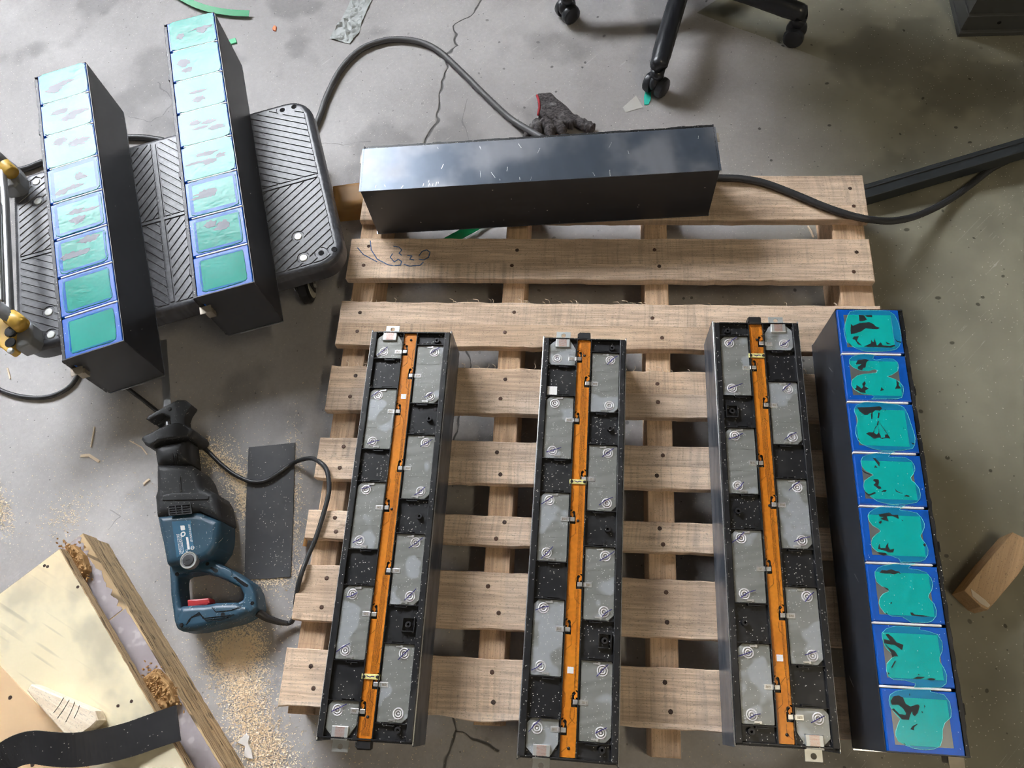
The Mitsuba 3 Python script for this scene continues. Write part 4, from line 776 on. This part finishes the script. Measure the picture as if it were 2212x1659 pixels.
cord = spline([(-0.5301, 0.2645, 0.013), (-0.5185, 0.2657, 0.014), (-0.5056, 0.2774, 0.03), (-0.4761, 0.2928, 0.105), (-0.4588, 0.3202, 0.1292), (-0.4427, 0.3567, 0.1265), (-0.4228, 0.3927, 0.1265), (-0.3994, 0.4468, 0.1285), (-0.3888, 0.4819, 0.129), (-0.3903, 0.5197, 0.128), (-0.4059, 0.5434, 0.122), (-0.4386, 0.5724, 0.075), (-0.4898, 0.5941, 0.012), (-0.5233, 0.5802, 0.0085), (-0.5543, 0.5679, 0.0085), (-0.5843, 0.5711, 0.0085), (-0.6187, 0.593, 0.0085), (-0.6489, 0.6232, 0.0065), (-0.6785, 0.6606, 0.0065), (-0.7037, 0.6889, 0.0065), (-0.7395, 0.7241, 0.0065), (-0.7812, 0.7702, 0.0065), (-0.8238, 0.8161, 0.0065), (-0.8563, 0.85, 0.0065), (-0.9117, 0.9121, 0.0065)], 8)
put(sw + '__power_cord', tube(cord, .0046, 10), 'm_cable', True)

# ------------------------------------------------------------------ cables
obj('black_cable', tube(spline([(-1.2354, 0.9789, 0.0055), (-1.164, 0.9185, 0.0055), ((-1.1072, 0.8882, 0.0055)), (-1.0521, 0.8749, 0.0055), (-1.0092, 0.8831, 0.0055), (-0.9852, 0.905, 0.0055), (-0.9683, 0.9494, 0.0055), (-0.9543, 1.0204, 0.0055), (-0.9521, 1.1225, 0.0055)], 8), .0052, 10), 'm_cable', 'thin black cable looping on the floor at the near left corner of the trolley', 'cable', True)
c1 = thing('thick_cable', 'thick grey-black cable arching over the floor between trolley and knitted glove', 'cable')
put(c1 + '__sheath', tube(spline([(-0.6297, 1.1509, 0.0085), (-0.5332, 1.2376, 0.0085), (-0.4276, 1.4007, 0.0085), (-0.3619, 1.52, 0.0085), (-0.3316, 1.5959, 0.0085), (-0.2857, 1.6804, 0.0085), (-0.2286, 1.737, 0.0085), (-0.1684, 1.7553, 0.0085), (-0.111, 1.7483, 0.0085), (-0.0566, 1.721, 0.0085), (-0.0121, 1.6741, 0.0085), (0.037, 1.583, 0.0085), (0.0834, 1.4889, 0.0085), (0.1291, 1.4032, 0.0095), (0.1666, 1.3439, 0.02), (0.1965, 1.3019, 0.028)], 8), .0082, 12), 'm_cablegrey', True)
put(c1 + '__copper_strands', cat([tube(spline(q, 4), .0014, 6) for q in ([(0.1926, 1.3059, 0.028), (0.2032, 1.2999, 0.03), (0.2174, 1.3007, 0.03), (0.2361, 1.3006, 0.028)], [(0.1937, 1.3056, 0.028), (0.2055, 1.3001, 0.03), (0.2204, 1.2984, 0.03), (0.2358, 1.2992, 0.028)], [(0.1948, 1.3054, 0.028), (0.2079, 1.3002, 0.03), (0.2235, 1.2962, 0.03), (0.2355, 1.2978, 0.028)], [(0.1959, 1.3051, 0.028), (0.2103, 1.3003, 0.03), (0.2265, 1.2939, 0.03), (0.2352, 1.2964, 0.028)])]), 'm_copperwire', True)
c2 = obj('rubber_cable', tube(spline([(0.4703, 1.0325, 0.129), (0.5433, 1.0089, 0.129), (0.5853, 0.9958, 0.129), (0.6302, 0.9729, 0.129), (0.6791, 0.9328, 0.129), (0.7336, 0.8832, 0.129), (0.7813, 0.8469, 0.129), (0.8219, 0.8297, 0.124), (0.8888, 0.8424, 0.08), (0.9574, 0.8621, 0.045), (1.023, 0.8851, 0.025), (1.0824, 0.9104, 0.012), (1.1393, 0.9377, 0.0085), (1.1955, 0.9658, 0.0085), (1.2467, 0.9817, 0.0085), (1.3234, 1.0039, 0.0085)], 8), .0078, 12), 'm_cable', 'black rubber cable running over the pallet corner onto the floor', 'cable', True)
obj('left_cable', tube(spline([(-1.2903, 1.5728, 0.009), (-1.1642, 1.5596, 0.009), (-1.105, 1.5694, 0.009), (-1.0408, 1.5876, 0.009), (-0.9157, 1.6014, 0.009), (-0.859, 1.5931, 0.009), (-0.8025, 1.5737, 0.009), (-0.7404, 1.5341, 0.009), (-0.6207, 1.4041, 0.009)], 8), .0085, 10), 'm_cable', 'black cable on the floor behind the trolley, partly hidden by the glued modules', 'cable', True)
labels['floor_cable'] = labels.pop('left_cable'); scene['floor_cable'] = scene.pop('left_cable')

# ------------------------------------------------------------------ rubber sheet, wood pieces, plywood
obj('rubber_sheet', puff(Polygon([(-0.5906, 0.6538), (-0.5261, 0.6465), (-0.4883, 0.6427), (-0.5021, 0.495), (-0.5178, 0.3559), (-0.5635, 0.3613), (-0.613, 0.3693), (-0.6033, 0.5159)]), .0004, .0034, .0006), 'm_sheet', 'flat dark rubber sheet dusted with sawdust beside the saw', 'rubber sheet')
ps = thing('plank_stack', 'two mauve-faced laminated planks with rough edges stacked at lower left', 'plank')
PA, PB = np.array([-.897, .504]), np.array([-.5150, -.171]); pd = (PB - PA) / np.linalg.norm(PB - PA); pn = np.array([pd[1], -pd[0]])
L_ = np.linalg.norm(PB - PA)
def plank(z0, z1, off, seed, s0=0.0, s1=L_):
    e = [PA + pd * s + pn * (-(off) + .0016 * (meshkit.noise(np.array([s * 120, seed, 1.])) - .5)) for s in np.linspace(s0, s1, 90)]
    return puff(Polygon([tuple(q) for q in e] + [tuple(PA + pd * s1 + pn * .42), tuple(PA + pd * s0 + pn * .42)]), z0, z1, .0015, 0, 1)
a_ = put(ps + '__plank', plank(0, .0485, -.004, 1), 'm_plyedge')
b_ = put(ps + '__plank', plank(.0495, .0975, 0.0, 4), 'm_plyedge')
def face(s0, s1, o): return puff(Polygon([tuple(PA + pd * s + pn * (o + .010 * (meshkit.noise(np.array([s * 150, 3., 2.])) - .3) * (1 if s < .20 else .08))) for s in np.linspace(s0, s1, 70)] + [tuple(PA + pd * s1 + pn * .415), tuple(PA + pd * s0 + pn * .415)]), .0974, .0985)
put(b_ + '__face', face(.002, .186, .009), 'm_purple'); put(b_ + '__face', face(.1885, L_ - .002, .003), 'm_purple')
cork = []
for (c0, n_) in (((-0.9017, 0.4452), 420), ((-0.7325, 0.1766), 480)):
    c0 = np.array(c0); rr = random.Random(n_)
    for _ in range(n_):
        q = c0 + pd * rr.gauss(0, .021) + pn * (rr.gauss(0, .009) + .003); s_ = rr.uniform(.0012, .0028)
        m = trimesh.creation.box((s_ * 2.2, s_, s_)); m.apply_transform(xform(q[0], q[1], .0985 + rr.uniform(.001, .026), rr.uniform(0, 3), rr.uniform(0, 3), rr.uniform(0, 3))); cork.append(m)
for c0, s_ in (((-0.9017, 0.4452), .03), ((-0.7325, 0.1766), .035)):
    c0 = np.array(c0)
    cork.append(puff(Polygon([tuple(c0 + pd * a * s_ + pn * b * .02) for a, b in ((-1, -.5), (0, -.8), (1, -.5), (1, 1), (-1, 1))]).buffer(.003), .0985, .118, .004))
tag(put('crumbled_padding', cat(cork), 'm_cork'), 'brown crumbly padding squeezed between cream plywood and mauve plank', 'padding', None, 'stuff')
cp = thing('cream_plywood', 'cream-coloured scuffed plywood board lying on the mauve planks', 'plywood board')
CA, CB = np.array([-.910, .465]), np.array([-.5900, -.097]); cd = (CB - CA) / np.linalg.norm(CB - CA); cn = np.array([cd[1], -cd[0]]); CL = np.linalg.norm(CB - CA)
def cpt(s, o): return tuple(CA + cd * s + cn * o)
cpoly = Polygon([cpt(s, .0012 * (meshkit.noise(np.array([s * 120, 9., 2.])) - .5)) for s in np.linspace(0, CL, 60)] + [cpt(CL, .45), cpt(0, .45)])
put(cp + '__ply_core', puff(cpoly, .124, .1485, .001), 'm_plyedge'); put(cp + '__face', puff(cpoly.buffer(-.0015), .1484, .1497), 'm_plyface')
for q in [(-0.9375, 0.4372), (-0.9311, 0.4341), (-0.8708, 0.3837), (-0.7895, 0.1596), (-0.7655, 0.1627)]:
    put(cp + '__nail_hole', puff(Point(q).buffer(.0028), .1490, .1501), 'm_nailhole')
ob = thing('peach_plywood', 'peach-coloured thin plywood sheet on the cream board at the corner', 'plywood board')
pp = Polygon([(-1.0737, 0.3352), (-1.0073, 0.2671), (-0.9431, 0.1983), (-0.8772, 0.1292), (-0.8538, 0.0969), (-0.8171, 0.0364), (-1.0454, 0.0492)])
put(ob + '__sheet', puff(pp, .1499, .1530, .0008), 'm_peach')
put(ob + '__knot_hole', puff(Point((-0.9841, 0.2099)).buffer(.0035), .1525, .1534), 'm_nailhole'); put(ob + '__knot_hole', puff(Point((-0.9362, 0.0923)).buffer(.0035), .1525, .1534), 'm_nailhole')
of = thing('wood_offcut', 'pale split wood offcut lying on the cream plywood above the black strap', 'wood offcut')
put(of + '__wood', puff(Polygon([(-0.9371, 0.2121), (-0.9294, 0.2214), (-0.8698, 0.1872), (-0.8138, 0.1557), (-0.8076, 0.1397), (-0.8202, 0.1302), (-0.8345, 0.1241), (-0.8645, 0.1274), (-0.9015, 0.1691)]), .1532, .180, .002, 0, 1), 'm_offcut')
def w3(q, z): return (q[0], q[1], z)
put(of + '__split', cat([tube([w3(a, .1801), w3(((a[0] + b[0]) / 2 + .001, (a[1] + b[1]) / 2), .1801), w3(b, .1801)], .0006, 5) for a, b in (((-0.8689, 0.1878), (-0.8858, 0.1661)), ((-0.8589, 0.1821), (-0.8787, 0.1559)), ((-0.8488, 0.1772), (-0.8637, 0.1472)), ((-0.8404, 0.1696), (-0.8493, 0.1504)))]), 'm_nailhole')
sc_ = spline([(-0.68, 0.112, 0.153), (-0.7149, 0.1074, 0.158), (-0.7591, 0.1004, 0.166), (-0.8016, 0.0977, 0.176), (-0.8422, 0.0998, 0.188), (-0.8772, 0.108, 0.196), (-0.9094, 0.1168, 0.196), (-0.9404, 0.1165, 0.19), (-0.9675, 0.1082, 0.182), (-0.9925, 0.0896, 0.176), (-1.018, 0.0599, 0.17)], 6)
tv = np.gradient(sc_, axis=0); tv[:, 2] = 0; tv /= np.linalg.norm(tv, axis=1, keepdims=True); wv = np.c_[-tv[:, 1], tv[:, 0], 0 * tv[:, 0]] * np.linspace(.0295, .0225, len(sc_))[:, None]
wv[:, 2] = np.linspace(0, -.012, len(sc_))
obj('black_strap', flatstrip(sc_, wv, .0022), 'm_strapblack', 'wide black rubber strap curling across the plywood boards', 'rubber strap')
blk = Polygon([(0.7334, 0.0727), (0.7457, 0.0812), (0.7924, 0.1129), (0.8614, 0.1558), (0.8945, 0.1261), (0.8395, 0.082), (0.7819, 0.0455), (0.7599, 0.0325), (0.7504, 0.0401)])
bk = thing('wood_block', 'small brown wooden block lying alone on the floor at right', 'wood block')
put(bk + '__wood', puff(blk, 0, .052, .0015), 'm_block')
put(bk + '__splintered_end', cat([puff(Polygon([(0.7452, 0.0742), (0.7527, 0.0635), (0.7623, 0.05), (0.7669, 0.0391), (0.7613, 0.0361), (0.7517, 0.0454), (0.7428, 0.0605)]), .0515, .0532, .0004, 0, 1)]), 'm_splinter')
ao = thing('amber_timber', 'amber timber end on the floor between trolley and pallet', 'timber')
put(ao + '__timber', puff(Polygon([(-0.335, 1.2694), (-0.2653, 1.2646), (-0.1694, 1.259), (-0.1569, 1.1802), (-0.2912, 1.1915), (-0.3338, 1.1965)]), 0, .058, .018, 0, 4), 'm_amber', 40)

# ------------------------------------------------------------------ office chair base
ch = thing('office_chair', 'black five-star office chair base with twin-wheel casters, seat out of view', 'office chair')
labels[ch]['label'] = 'black office chair on twin-wheel casters at the top of the frame'
HX, HY = (0.6499, 1.6656)
ends = [(0.5144, 1.4065), (0.8869, 1.4793), (0.357, 1.7077)]
a0 = math.atan2(ends[0][1] - HY, ends[0][0] - HX)
angs = [math.atan2(e[1] - HY, e[0] - HX) for e in ends]; lens = [math.hypot(e[0] - HX, e[1] - HY) for e in ends]
angs += [angs[1] + math.radians(70), angs[1] + math.radians(140)]; lens += [lens[0]] * 2
put(ch + '__hub', lathe([(0, .06), (.04, .06), (.045, .075), (.045, .115), (.032, .13), (0, .13)], 20), 'm_chair', 30, xform(HX, HY, 0))
put(ch + '__column', lathe([(0, .12), (.026, .12), (.026, .30), (.016, .30), (.016, .42), (0, .42)], 16), 'm_chair', 30, xform(HX, HY, 0))
seat = puff(sbox(-.24, -.23, .24, .23).buffer(-.08).buffer(.08, quad_segs=6), .42, .49, .025, .02, 4); put(ch + '__seat', seat, 'm_chair', 35, xform(HX, HY, 0, rz=.4))
bkm = puff(sbox(-.21, -.03, .21, .03).buffer(-.025).buffer(.025, quad_segs=4), .60, 1.05, .02, .02, 3); put(ch + '__backrest', bkm, 'm_chair', 35, xform(HX + .12, HY + .20, 0, rz=-.5))
put(ch + '__back_support', tube([(HX + .05, HY + .10, .44), (HX + .12, HY + .22, .46), (HX + .13, HY + .23, .66)], .02, 10), 'm_chair', True)
for i, (a, l) in enumerate(zip(angs, lens)):
    ex, ey = HX + l * math.cos(a), HY + l * math.sin(a)
    g = put(ch + '__leg', tube(spline([(HX, HY, .098), (HX + .5 * l * math.cos(a), HY + .5 * l * math.sin(a), .100), (ex - .01 * math.cos(a), ey - .01 * math.sin(a), .090), (ex + .008 * math.cos(a), ey + .008 * math.sin(a), .086)], 6), [.024] * 12 + [.0225, .0225, .0225, .0222, .0215, .019, .012], 16), 'm_chair', True)
    wa = a + (-.35, .1, .5, 0, 0)[i]
    X = xform(ex + .010 * math.cos(a), ey + .010 * math.sin(a), 0, rz=wa)
    hood = trimesh.creation.icosphere(2, 1.0); hood.apply_scale((.026, .0135, .024)); hood.apply_translation((0, 0, .040))
    cst = put(ch + '__caster', cat([hood, lathe([(0, .05), (.014, .05), (.017, .062), (.018, .076), (0, .076)], 14)]), 'm_chair', True, X)
    for s in (-1, 1):
        w = lathe([(0, -.0115), (.019, -.011), (.0245, -.007), (.026, 0), (.026, .006), (.0245, .0095), (0, .0095)], 24)
        w.apply_transform(xform(0, s * .0185, .026, rx=math.pi / 2 * (1 if s > 0 else -1))); put(cst + '__wheel', w, 'm_chair', 35, X)

# ------------------------------------------------------------------ cabinet and bar at the right
cab = thing('steel_cabinet', 'dark grey steel cabinet with a plinth at the top right corner', 'cabinet')
c0 = (1.3002, 1.3887); KX = xform(c0[0], c0[1], 0, rz=math.radians(-13.7))
put(cab + '__body', puff(sbox(.004, .006, .55, .42), .055, .62, .004), 'm_cabinet', False, KX)
k = put(cab + '__plinth', cat([rbox(-.004, .56, -.012, .43, 0, .012, .002), rbox(0, .556, -.003, .425, .012, .055, .002)]), 'm_cabinet', False, KX)
ho = lathe([(0, 0), (.0045, 0), (.0045, .002), (0, .002)], 12); ho.apply_transform(xform(.083, -.0025, .034, rx=math.pi / 2)); put(k + '__screw_hole', ho, 'm_hole', False, KX)
B0, B1 = np.array([.838, .951]), np.array([1.46, .995])
bd = (B1 - B0) / np.linalg.norm(B1 - B0); bn = np.array([-bd[1], bd[0]])
bm = rbox(0, np.linalg.norm(B1 - B0), -.014, .014, 0, .034, .002)
bm.apply_transform(xform(B0[0], B0[1], .0005, ry=-.028) if False else xform(B0[0], B0[1], .0008, rz=math.atan2(bd[1], bd[0]), ry=-.050))
fl = rbox(.0, np.linalg.norm(B1 - B0), .008, .020, .030, .037, .002); fl.apply_transform(xform(B0[0], B0[1], .0008, rz=math.atan2(bd[1], bd[0]), ry=-.050))
br = thing('steel_bar', 'long black steel bar leaning from the pallet corner towards the right edge', 'steel bar')
put(br + '__bar', bm, 'm_bar'); put(br + '__flange', fl, 'm_bar')
put(br + '__prop', rbox(1.36, 1.44, .93, 1.06, 0, .026, .002), 'm_bar')

# ------------------------------------------------------------------ glove, tapes, straps, scraps
gl = thing('knit_glove', 'grimy grey knitted work glove with a red cuff hem on the floor', 'glove')
def gz(pts): return pts
cuff = sm([(0.2127, 1.4497), (0.2234, 1.4484), (0.2487, 1.4417), (0.2551, 1.4258), (0.266, 1.4087), (0.2813, 1.3798), (0.2924, 1.3537), (0.2793, 1.3267), (0.2603, 1.3377), (0.2351, 1.3534), (0.2101, 1.3707), (0.2019, 1.3836)], .002)
zfc = lambda x, y: .004 * (meshkit.noise(np.c_[x * 70, y * 70, x * 0 + 1]) - .5)
put(gl + '__cuff', dome(cuff, .001, .030, .011, .004, 4, .003, zfc), 'm_glove', True)
put(gl + '__hem', tube(spline([(0.2101, 1.4413, 0.026), (0.2106, 1.4185, 0.03), (0.2076, 1.3975, 0.03), (0.1999, 1.3789, 0.024)], 5), .0032, 8), 'm_hem', True)
fing = [[(0.2692, 1.3678), (0.2963, 1.3393), (0.3177, 1.3185), (0.3292, 1.3064)], [(0.2363, 1.3592), (0.2479, 1.3349), (0.2508, 1.3099)], [(0.2095, 1.3675), (0.2212, 1.343), (0.2191, 1.3104)], [(0.1961, 1.3728), (0.1937, 1.349), (0.1812, 1.322)], [(0.1843, 1.363), (0.1701, 1.3453), (0.1537, 1.3284)]]
for q, r0 in zip(fing, (.0135, .0135, .0145, .0120, .0085)):
    p3 = spline([(x, y, r0 * .95 + .002) for x, y in q], 6); n_ = len(p3)
    m = tube(p3, r0 * (1 + .12 * np.sin(np.arange(n_) * 1.7)) * np.r_[.75, np.ones(n_ - 4), .92, .72, .35], 12)
    m.vertices[:, 2] = np.maximum(m.vertices[:, 2], .0012); put(gl + '__finger', m, 'm_glove', True)
def loop_strip(key, pts, w, z0, z1, m, label, c, pw=None): return obj(key, ribbon(pts, w, z0, z1), m, label, c)
gs = spline([(-0.8021, 2.1822, 0.012), (-0.7127, 2.0766, 0.012), (-0.6524, 2.0214, 0.012), (-0.5859, 1.9838, 0.012), (-0.5223, 1.9603, 0.012)], 6)
tv = np.gradient(gs, axis=0); tv[:, 2] = 0; tv /= np.linalg.norm(tv, axis=1, keepdims=True)
obj('green_strap', flatstrip(gs, np.c_[-tv[:, 1], tv[:, 0], 0 * tv[:, 0] + .35] * .0085, .0012), 'm_strap', 'curved bright green packing strap at the top left', 'packing strap')
gs = spline([(-0.0968, 1.0635, 0.012), (-0.0549, 1.0774, 0.014), (-0.0068, 1.0954, 0.014), (0.0496, 1.1268, 0.012), (0.1238, 1.187, 0.01)], 6)
tv = np.gradient(gs, axis=0); tv[:, 2] = 0; tv /= np.linalg.norm(tv, axis=1, keepdims=True)
obj('green_strap', flatstrip(gs, np.c_[-tv[:, 1], tv[:, 0], 0 * tv[:, 0] + .45] * .010, .0012), 'm_strap', 'green packing strap on the floor under the far end of the pallet', 'packing strap')
obj('teal_strip', puff(Polygon([(0.4905, 1.4146), (0.5038, 1.4143), (0.4926, 1.376), (0.4828, 1.3614), (0.4723, 1.3626), (0.478, 1.3894)]), .0008, .003, .0006), 'm_teal', 'small teal plastic strip touching the front chair caster', 'plastic strip')
obj('green_scrap', puff(Polygon([(-0.589, 1.8837), (-0.5689, 1.8871), (-0.5657, 1.8682), (-0.5844, 1.8662)]), .0006, .004, .001), 'm_greenbit', 'tiny bright green plastic scrap behind the right-hand glued module', 'plastic scrap')
obj('orange_scrap', puff(Polygon([(-0.462, 1.8956), (-0.4561, 1.9049), (-0.4499, 1.8977), (-0.4535, 1.8823), (-0.4612, 1.888)]), .0004, .004, .001), 'm_orange', 'tiny orange scrap on the floor near the green strap', 'plastic scrap')
tp = Polygon([(-0.3045, 1.8121), (-0.2977, 1.8281), (-0.2688, 1.8689), (-0.2489, 1.9093), (-0.2326, 1.9382), (-0.2131, 1.9837), (-0.1515, 1.966), (-0.1773, 1.9169), (-0.191, 1.8892), (-0.2119, 1.8439), (-0.222, 1.8107), (-0.2365, 1.7968), (-0.2503, 1.7776), (-0.2701, 1.7884)])
g_ = [(x, y) for x in np.arange(-.45, -.10, .006) for y in np.arange(1.6, 2.1, .006) if tp.contains(Point(x, y))]
bp = [tuple(tp.exterior.interpolate(s).coords[0]) for s in np.arange(0, tp.length, .006)]
pts = np.array(g_ + bp); tri = Delaunay(pts).simplices; cen = pts[tri].mean(1); tri = np.array([t_ for t_, c_ in zip(tri, cen) if tp.contains(Point(c_))])
zz = .0015 + .011 * np.abs(meshkit.noise(np.c_[pts * 62, 0 * pts[:, :1] + 3]) - .5) * 2 * meshkit.noise(np.c_[pts * 30, 0 * pts[:, :1]])
obj('crumpled_tape', trimesh.Trimesh(np.c_[pts, zz], tri, process=False), 'm_tape', 'crumpled grey-green strip of tape on the floor at the top', 'tape')
def scrap(key, z, px, m, label, c): return obj(key, puff(Polygon(px).buffer(0), .0004, z, min(.0008, z * .3)), m, label, c)
scrap('film_scrap', .0012, [(0.4176, 1.3696), (0.46, 1.3993), (0.4673, 1.3565), (0.45, 1.3548), (0.4339, 1.3529), (0.4215, 1.3515)], 'm_filmbit', 'thin clear film scrap lying near the teal strip', 'film scrap')
scrap('tissue_scrap', .006, [(-0.6399, 0.0682), (-0.6243, 0.0798), (-0.6156, 0.0749), (-0.6197, 0.0644), (-0.6133, 0.0489), (-0.6106, 0.0341), (-0.621, 0.0376), (-0.6286, 0.0437), (-0.6252, 0.059)], 'm_tissue', 'torn white film scrap beside the sawdust trail at the bottom', 'film scrap')
cg = thing('cigarette_butt', 'cigarette end with orange filter standing against the pallet edge', 'cigarette butt')
labels[cg]['label'] = 'cigarette end with an orange filter beside the pallet edge'
qa, qb, qc = (-0.4831, 0.411, 0.008), (-0.4759, 0.4333, 0.01), (-0.4698, 0.4523, 0.012)
put(cg + '__filter', tube([qa, qb], .0042, 10), 'm_orange' if False else 'm_amber', True); put(cg + '__paper', tube([qb, qc], .0041, 10), 'm_white', True)
spl = [(([(196, 966), (204, 922)], .0016), 'long pale splinter with a broken foot on the floor left of the saw'), (([(176, 986), (196, 984), (214, 996)], .0045), 'wide pale wood chip at the foot of the long splinter left of the saw'),
       (([(280, 952), (306, 966), (318, 982)], .0014), 'thin bent pale splinter just left of the saw flange'), (([(444, 962), (452, 944)], .002), 'small splinter sticking up beside the saw cord'),
       (([(16, 795), (22, 818)], .003), 'pale splinter near the trolley corner at the left edge'), (([(312, 1044), (322, 1036)], .004), 'leaf-shaped pale chip left of the saw gearcase'),
       (([(1744, 488), (1752, 500), (1757, 512)], .003), 'pale splinter on the floor seen through the far pallet gap')]
SPL = [([(-0.9452, 0.7301), (-0.9418, 0.7538), (-0.9384, 0.7778)], .0022), ([(-0.9677, 0.7141), (-0.9488, 0.7122), (-0.9252, 0.6919)], .0060), ([(-0.857, 0.7267), (-0.8296, 0.7054), (-0.817, 0.6852)], .0022), ([(-0.6858, 0.6764), (-0.6814, 0.6864), (-0.6759, 0.6984)], .0025),
       ([(-1.1533, 0.9743), (-1.1488, 0.9599), (-1.1443, 0.9444)], .0032), ([(-0.8248, 0.6183), (-0.8187, 0.6233), (-0.8116, 0.6271)], .0045), ([(0.7454, 0.9189), (0.7475, 0.9027), (0.7471, 0.8859)], .0035)]
for (q, w_), (_, lab_) in zip(SPL, spl):
    obj('wood_splinter', ribbon(q, w_, .0004, .003), 'm_splinter', lab_, 'splinter')
# ------------------------------------------------------------------ sawdust
fl_v, fl_f = [], []
rg_ = np.random.default_rng(4)
def flakes(n, cx, cy, sx_, sy_, ang, h=0.0, size=(.0010, .0038)):
    ca, sa = math.cos(ang), math.sin(ang)
    u, v = rg_.normal(0, 1, n), rg_.normal(0, 1, n)
    x = cx + ca * u * sx_ - sa * v * sy_; y = cy + sa * u * sx_ + ca * v * sy_
    z = .0006 + h * np.exp(-(u * u + v * v) / 1.6) * rg_.uniform(0, 1, n)**.5
    for X_, Y_, Z_ in zip(x, y, z):
        l, w_ = rg_.uniform(*size), rg_.uniform(.0007, .0014); a = rg_.uniform(0, math.pi); t_ = rg_.uniform(-.0012, .0012) + (rg_.uniform(-.0015, .0015) if h else 0)
        d = np.array([math.cos(a), math.sin(a)]) * l / 2; e = np.array([-d[1], d[0]]) / (l / 2) * w_ / 2; o = len(fl_v)
        zb_, zt_ = max(Z_ - t_, .0003), max(Z_ + t_, .0003)
        fl_v.extend([(X_ - d[0] - e[0], Y_ - d[1] - e[1], zb_), (X_ + d[0] - e[0], Y_ + d[1] - e[1], zt_), (X_ + d[0] + e[0], Y_ + d[1] + e[1], zt_ + .0005), (X_ - d[0] + e[0], Y_ - d[1] + e[1], zb_ + .0005)])
        fl_f.extend([(o, o + 1, o + 2), (o, o + 2, o + 3)])
def fseg(p, q, n, w_, h=0.0):
    p, q = np.array(p), np.array(q); c = (p + q) / 2; d = q - p
    flakes(n, c[0], c[1], np.linalg.norm(d) / 2.6, w_, math.atan2(d[1], d[0]), h)
heap = (-0.6351, 0.2313)
flakes(5200, heap[0], heap[1], .026, .022, .3, .014)
fseg((-0.6617, 0.2005), (-0.5946, 0.1621), 1500, .024); fseg((-0.6305, 0.1774), (-0.6119, 0.0904), 2200, .022, .002); fseg((-0.6115, 0.0985), (-0.5764, 0.0127), 2600, .022, .003); fseg((-0.5886, 0.0299), (-0.5388, -0.0714), 1200, .03)
fseg((-0.7068, 0.6841), (-0.6121, 0.591), 900, .009, .001); fseg((-0.6121, 0.591), (-0.6039, 0.5067), 1000, .010, .001); fseg((-0.6416, 0.6184), (-0.6185, 0.5609), 500, .014); fseg((-0.4901, 0.6182), (-0.5146, 0.3614), 700, .010); fseg((-0.6029, 0.3649), (-0.5071, 0.3599), 700, .014)
fseg((-0.6915, 0.6721), (-0.6306, 0.6374), 500, .02); flakes(600, *(-1.1443, 0.6309), .012, .035, .4, .003); flakes(250, *(-0.9882, 0.5861), .03, .02, .4)
# loose specks all around
P_w = {(560, 1300): (-0.5861, 0.3196), (250, 1020): (-0.8882, 0.6599), (700, 1600): (-0.4775, 0.0413), (1000, 1620): (-0.2226, -0.0214), (1600, 1640): (0.2661, -0.1263)}
for n, (u, v), s1, s2 in ((1500, (560, 1300), .16, .2), (700, (250, 1020), .2, .12), (500, (700, 1600), .15, .06), (350, (1000, 1620), .2, .05), (300, (1600, 1640), .2, .04)):
    q = P_w[(u, v)]; flakes(n, q[0], q[1], s1, s2, 0.3, 0, (.0006, .0020))
dm = trimesh.Trimesh(np.array(fl_v), np.array(fl_f), process=False)
tag(put('sawdust', dm, 'm_dust'), 'fine pale sawdust heaped by the saw handle and scattered over the floor', 'sawdust', None, 'stuff')
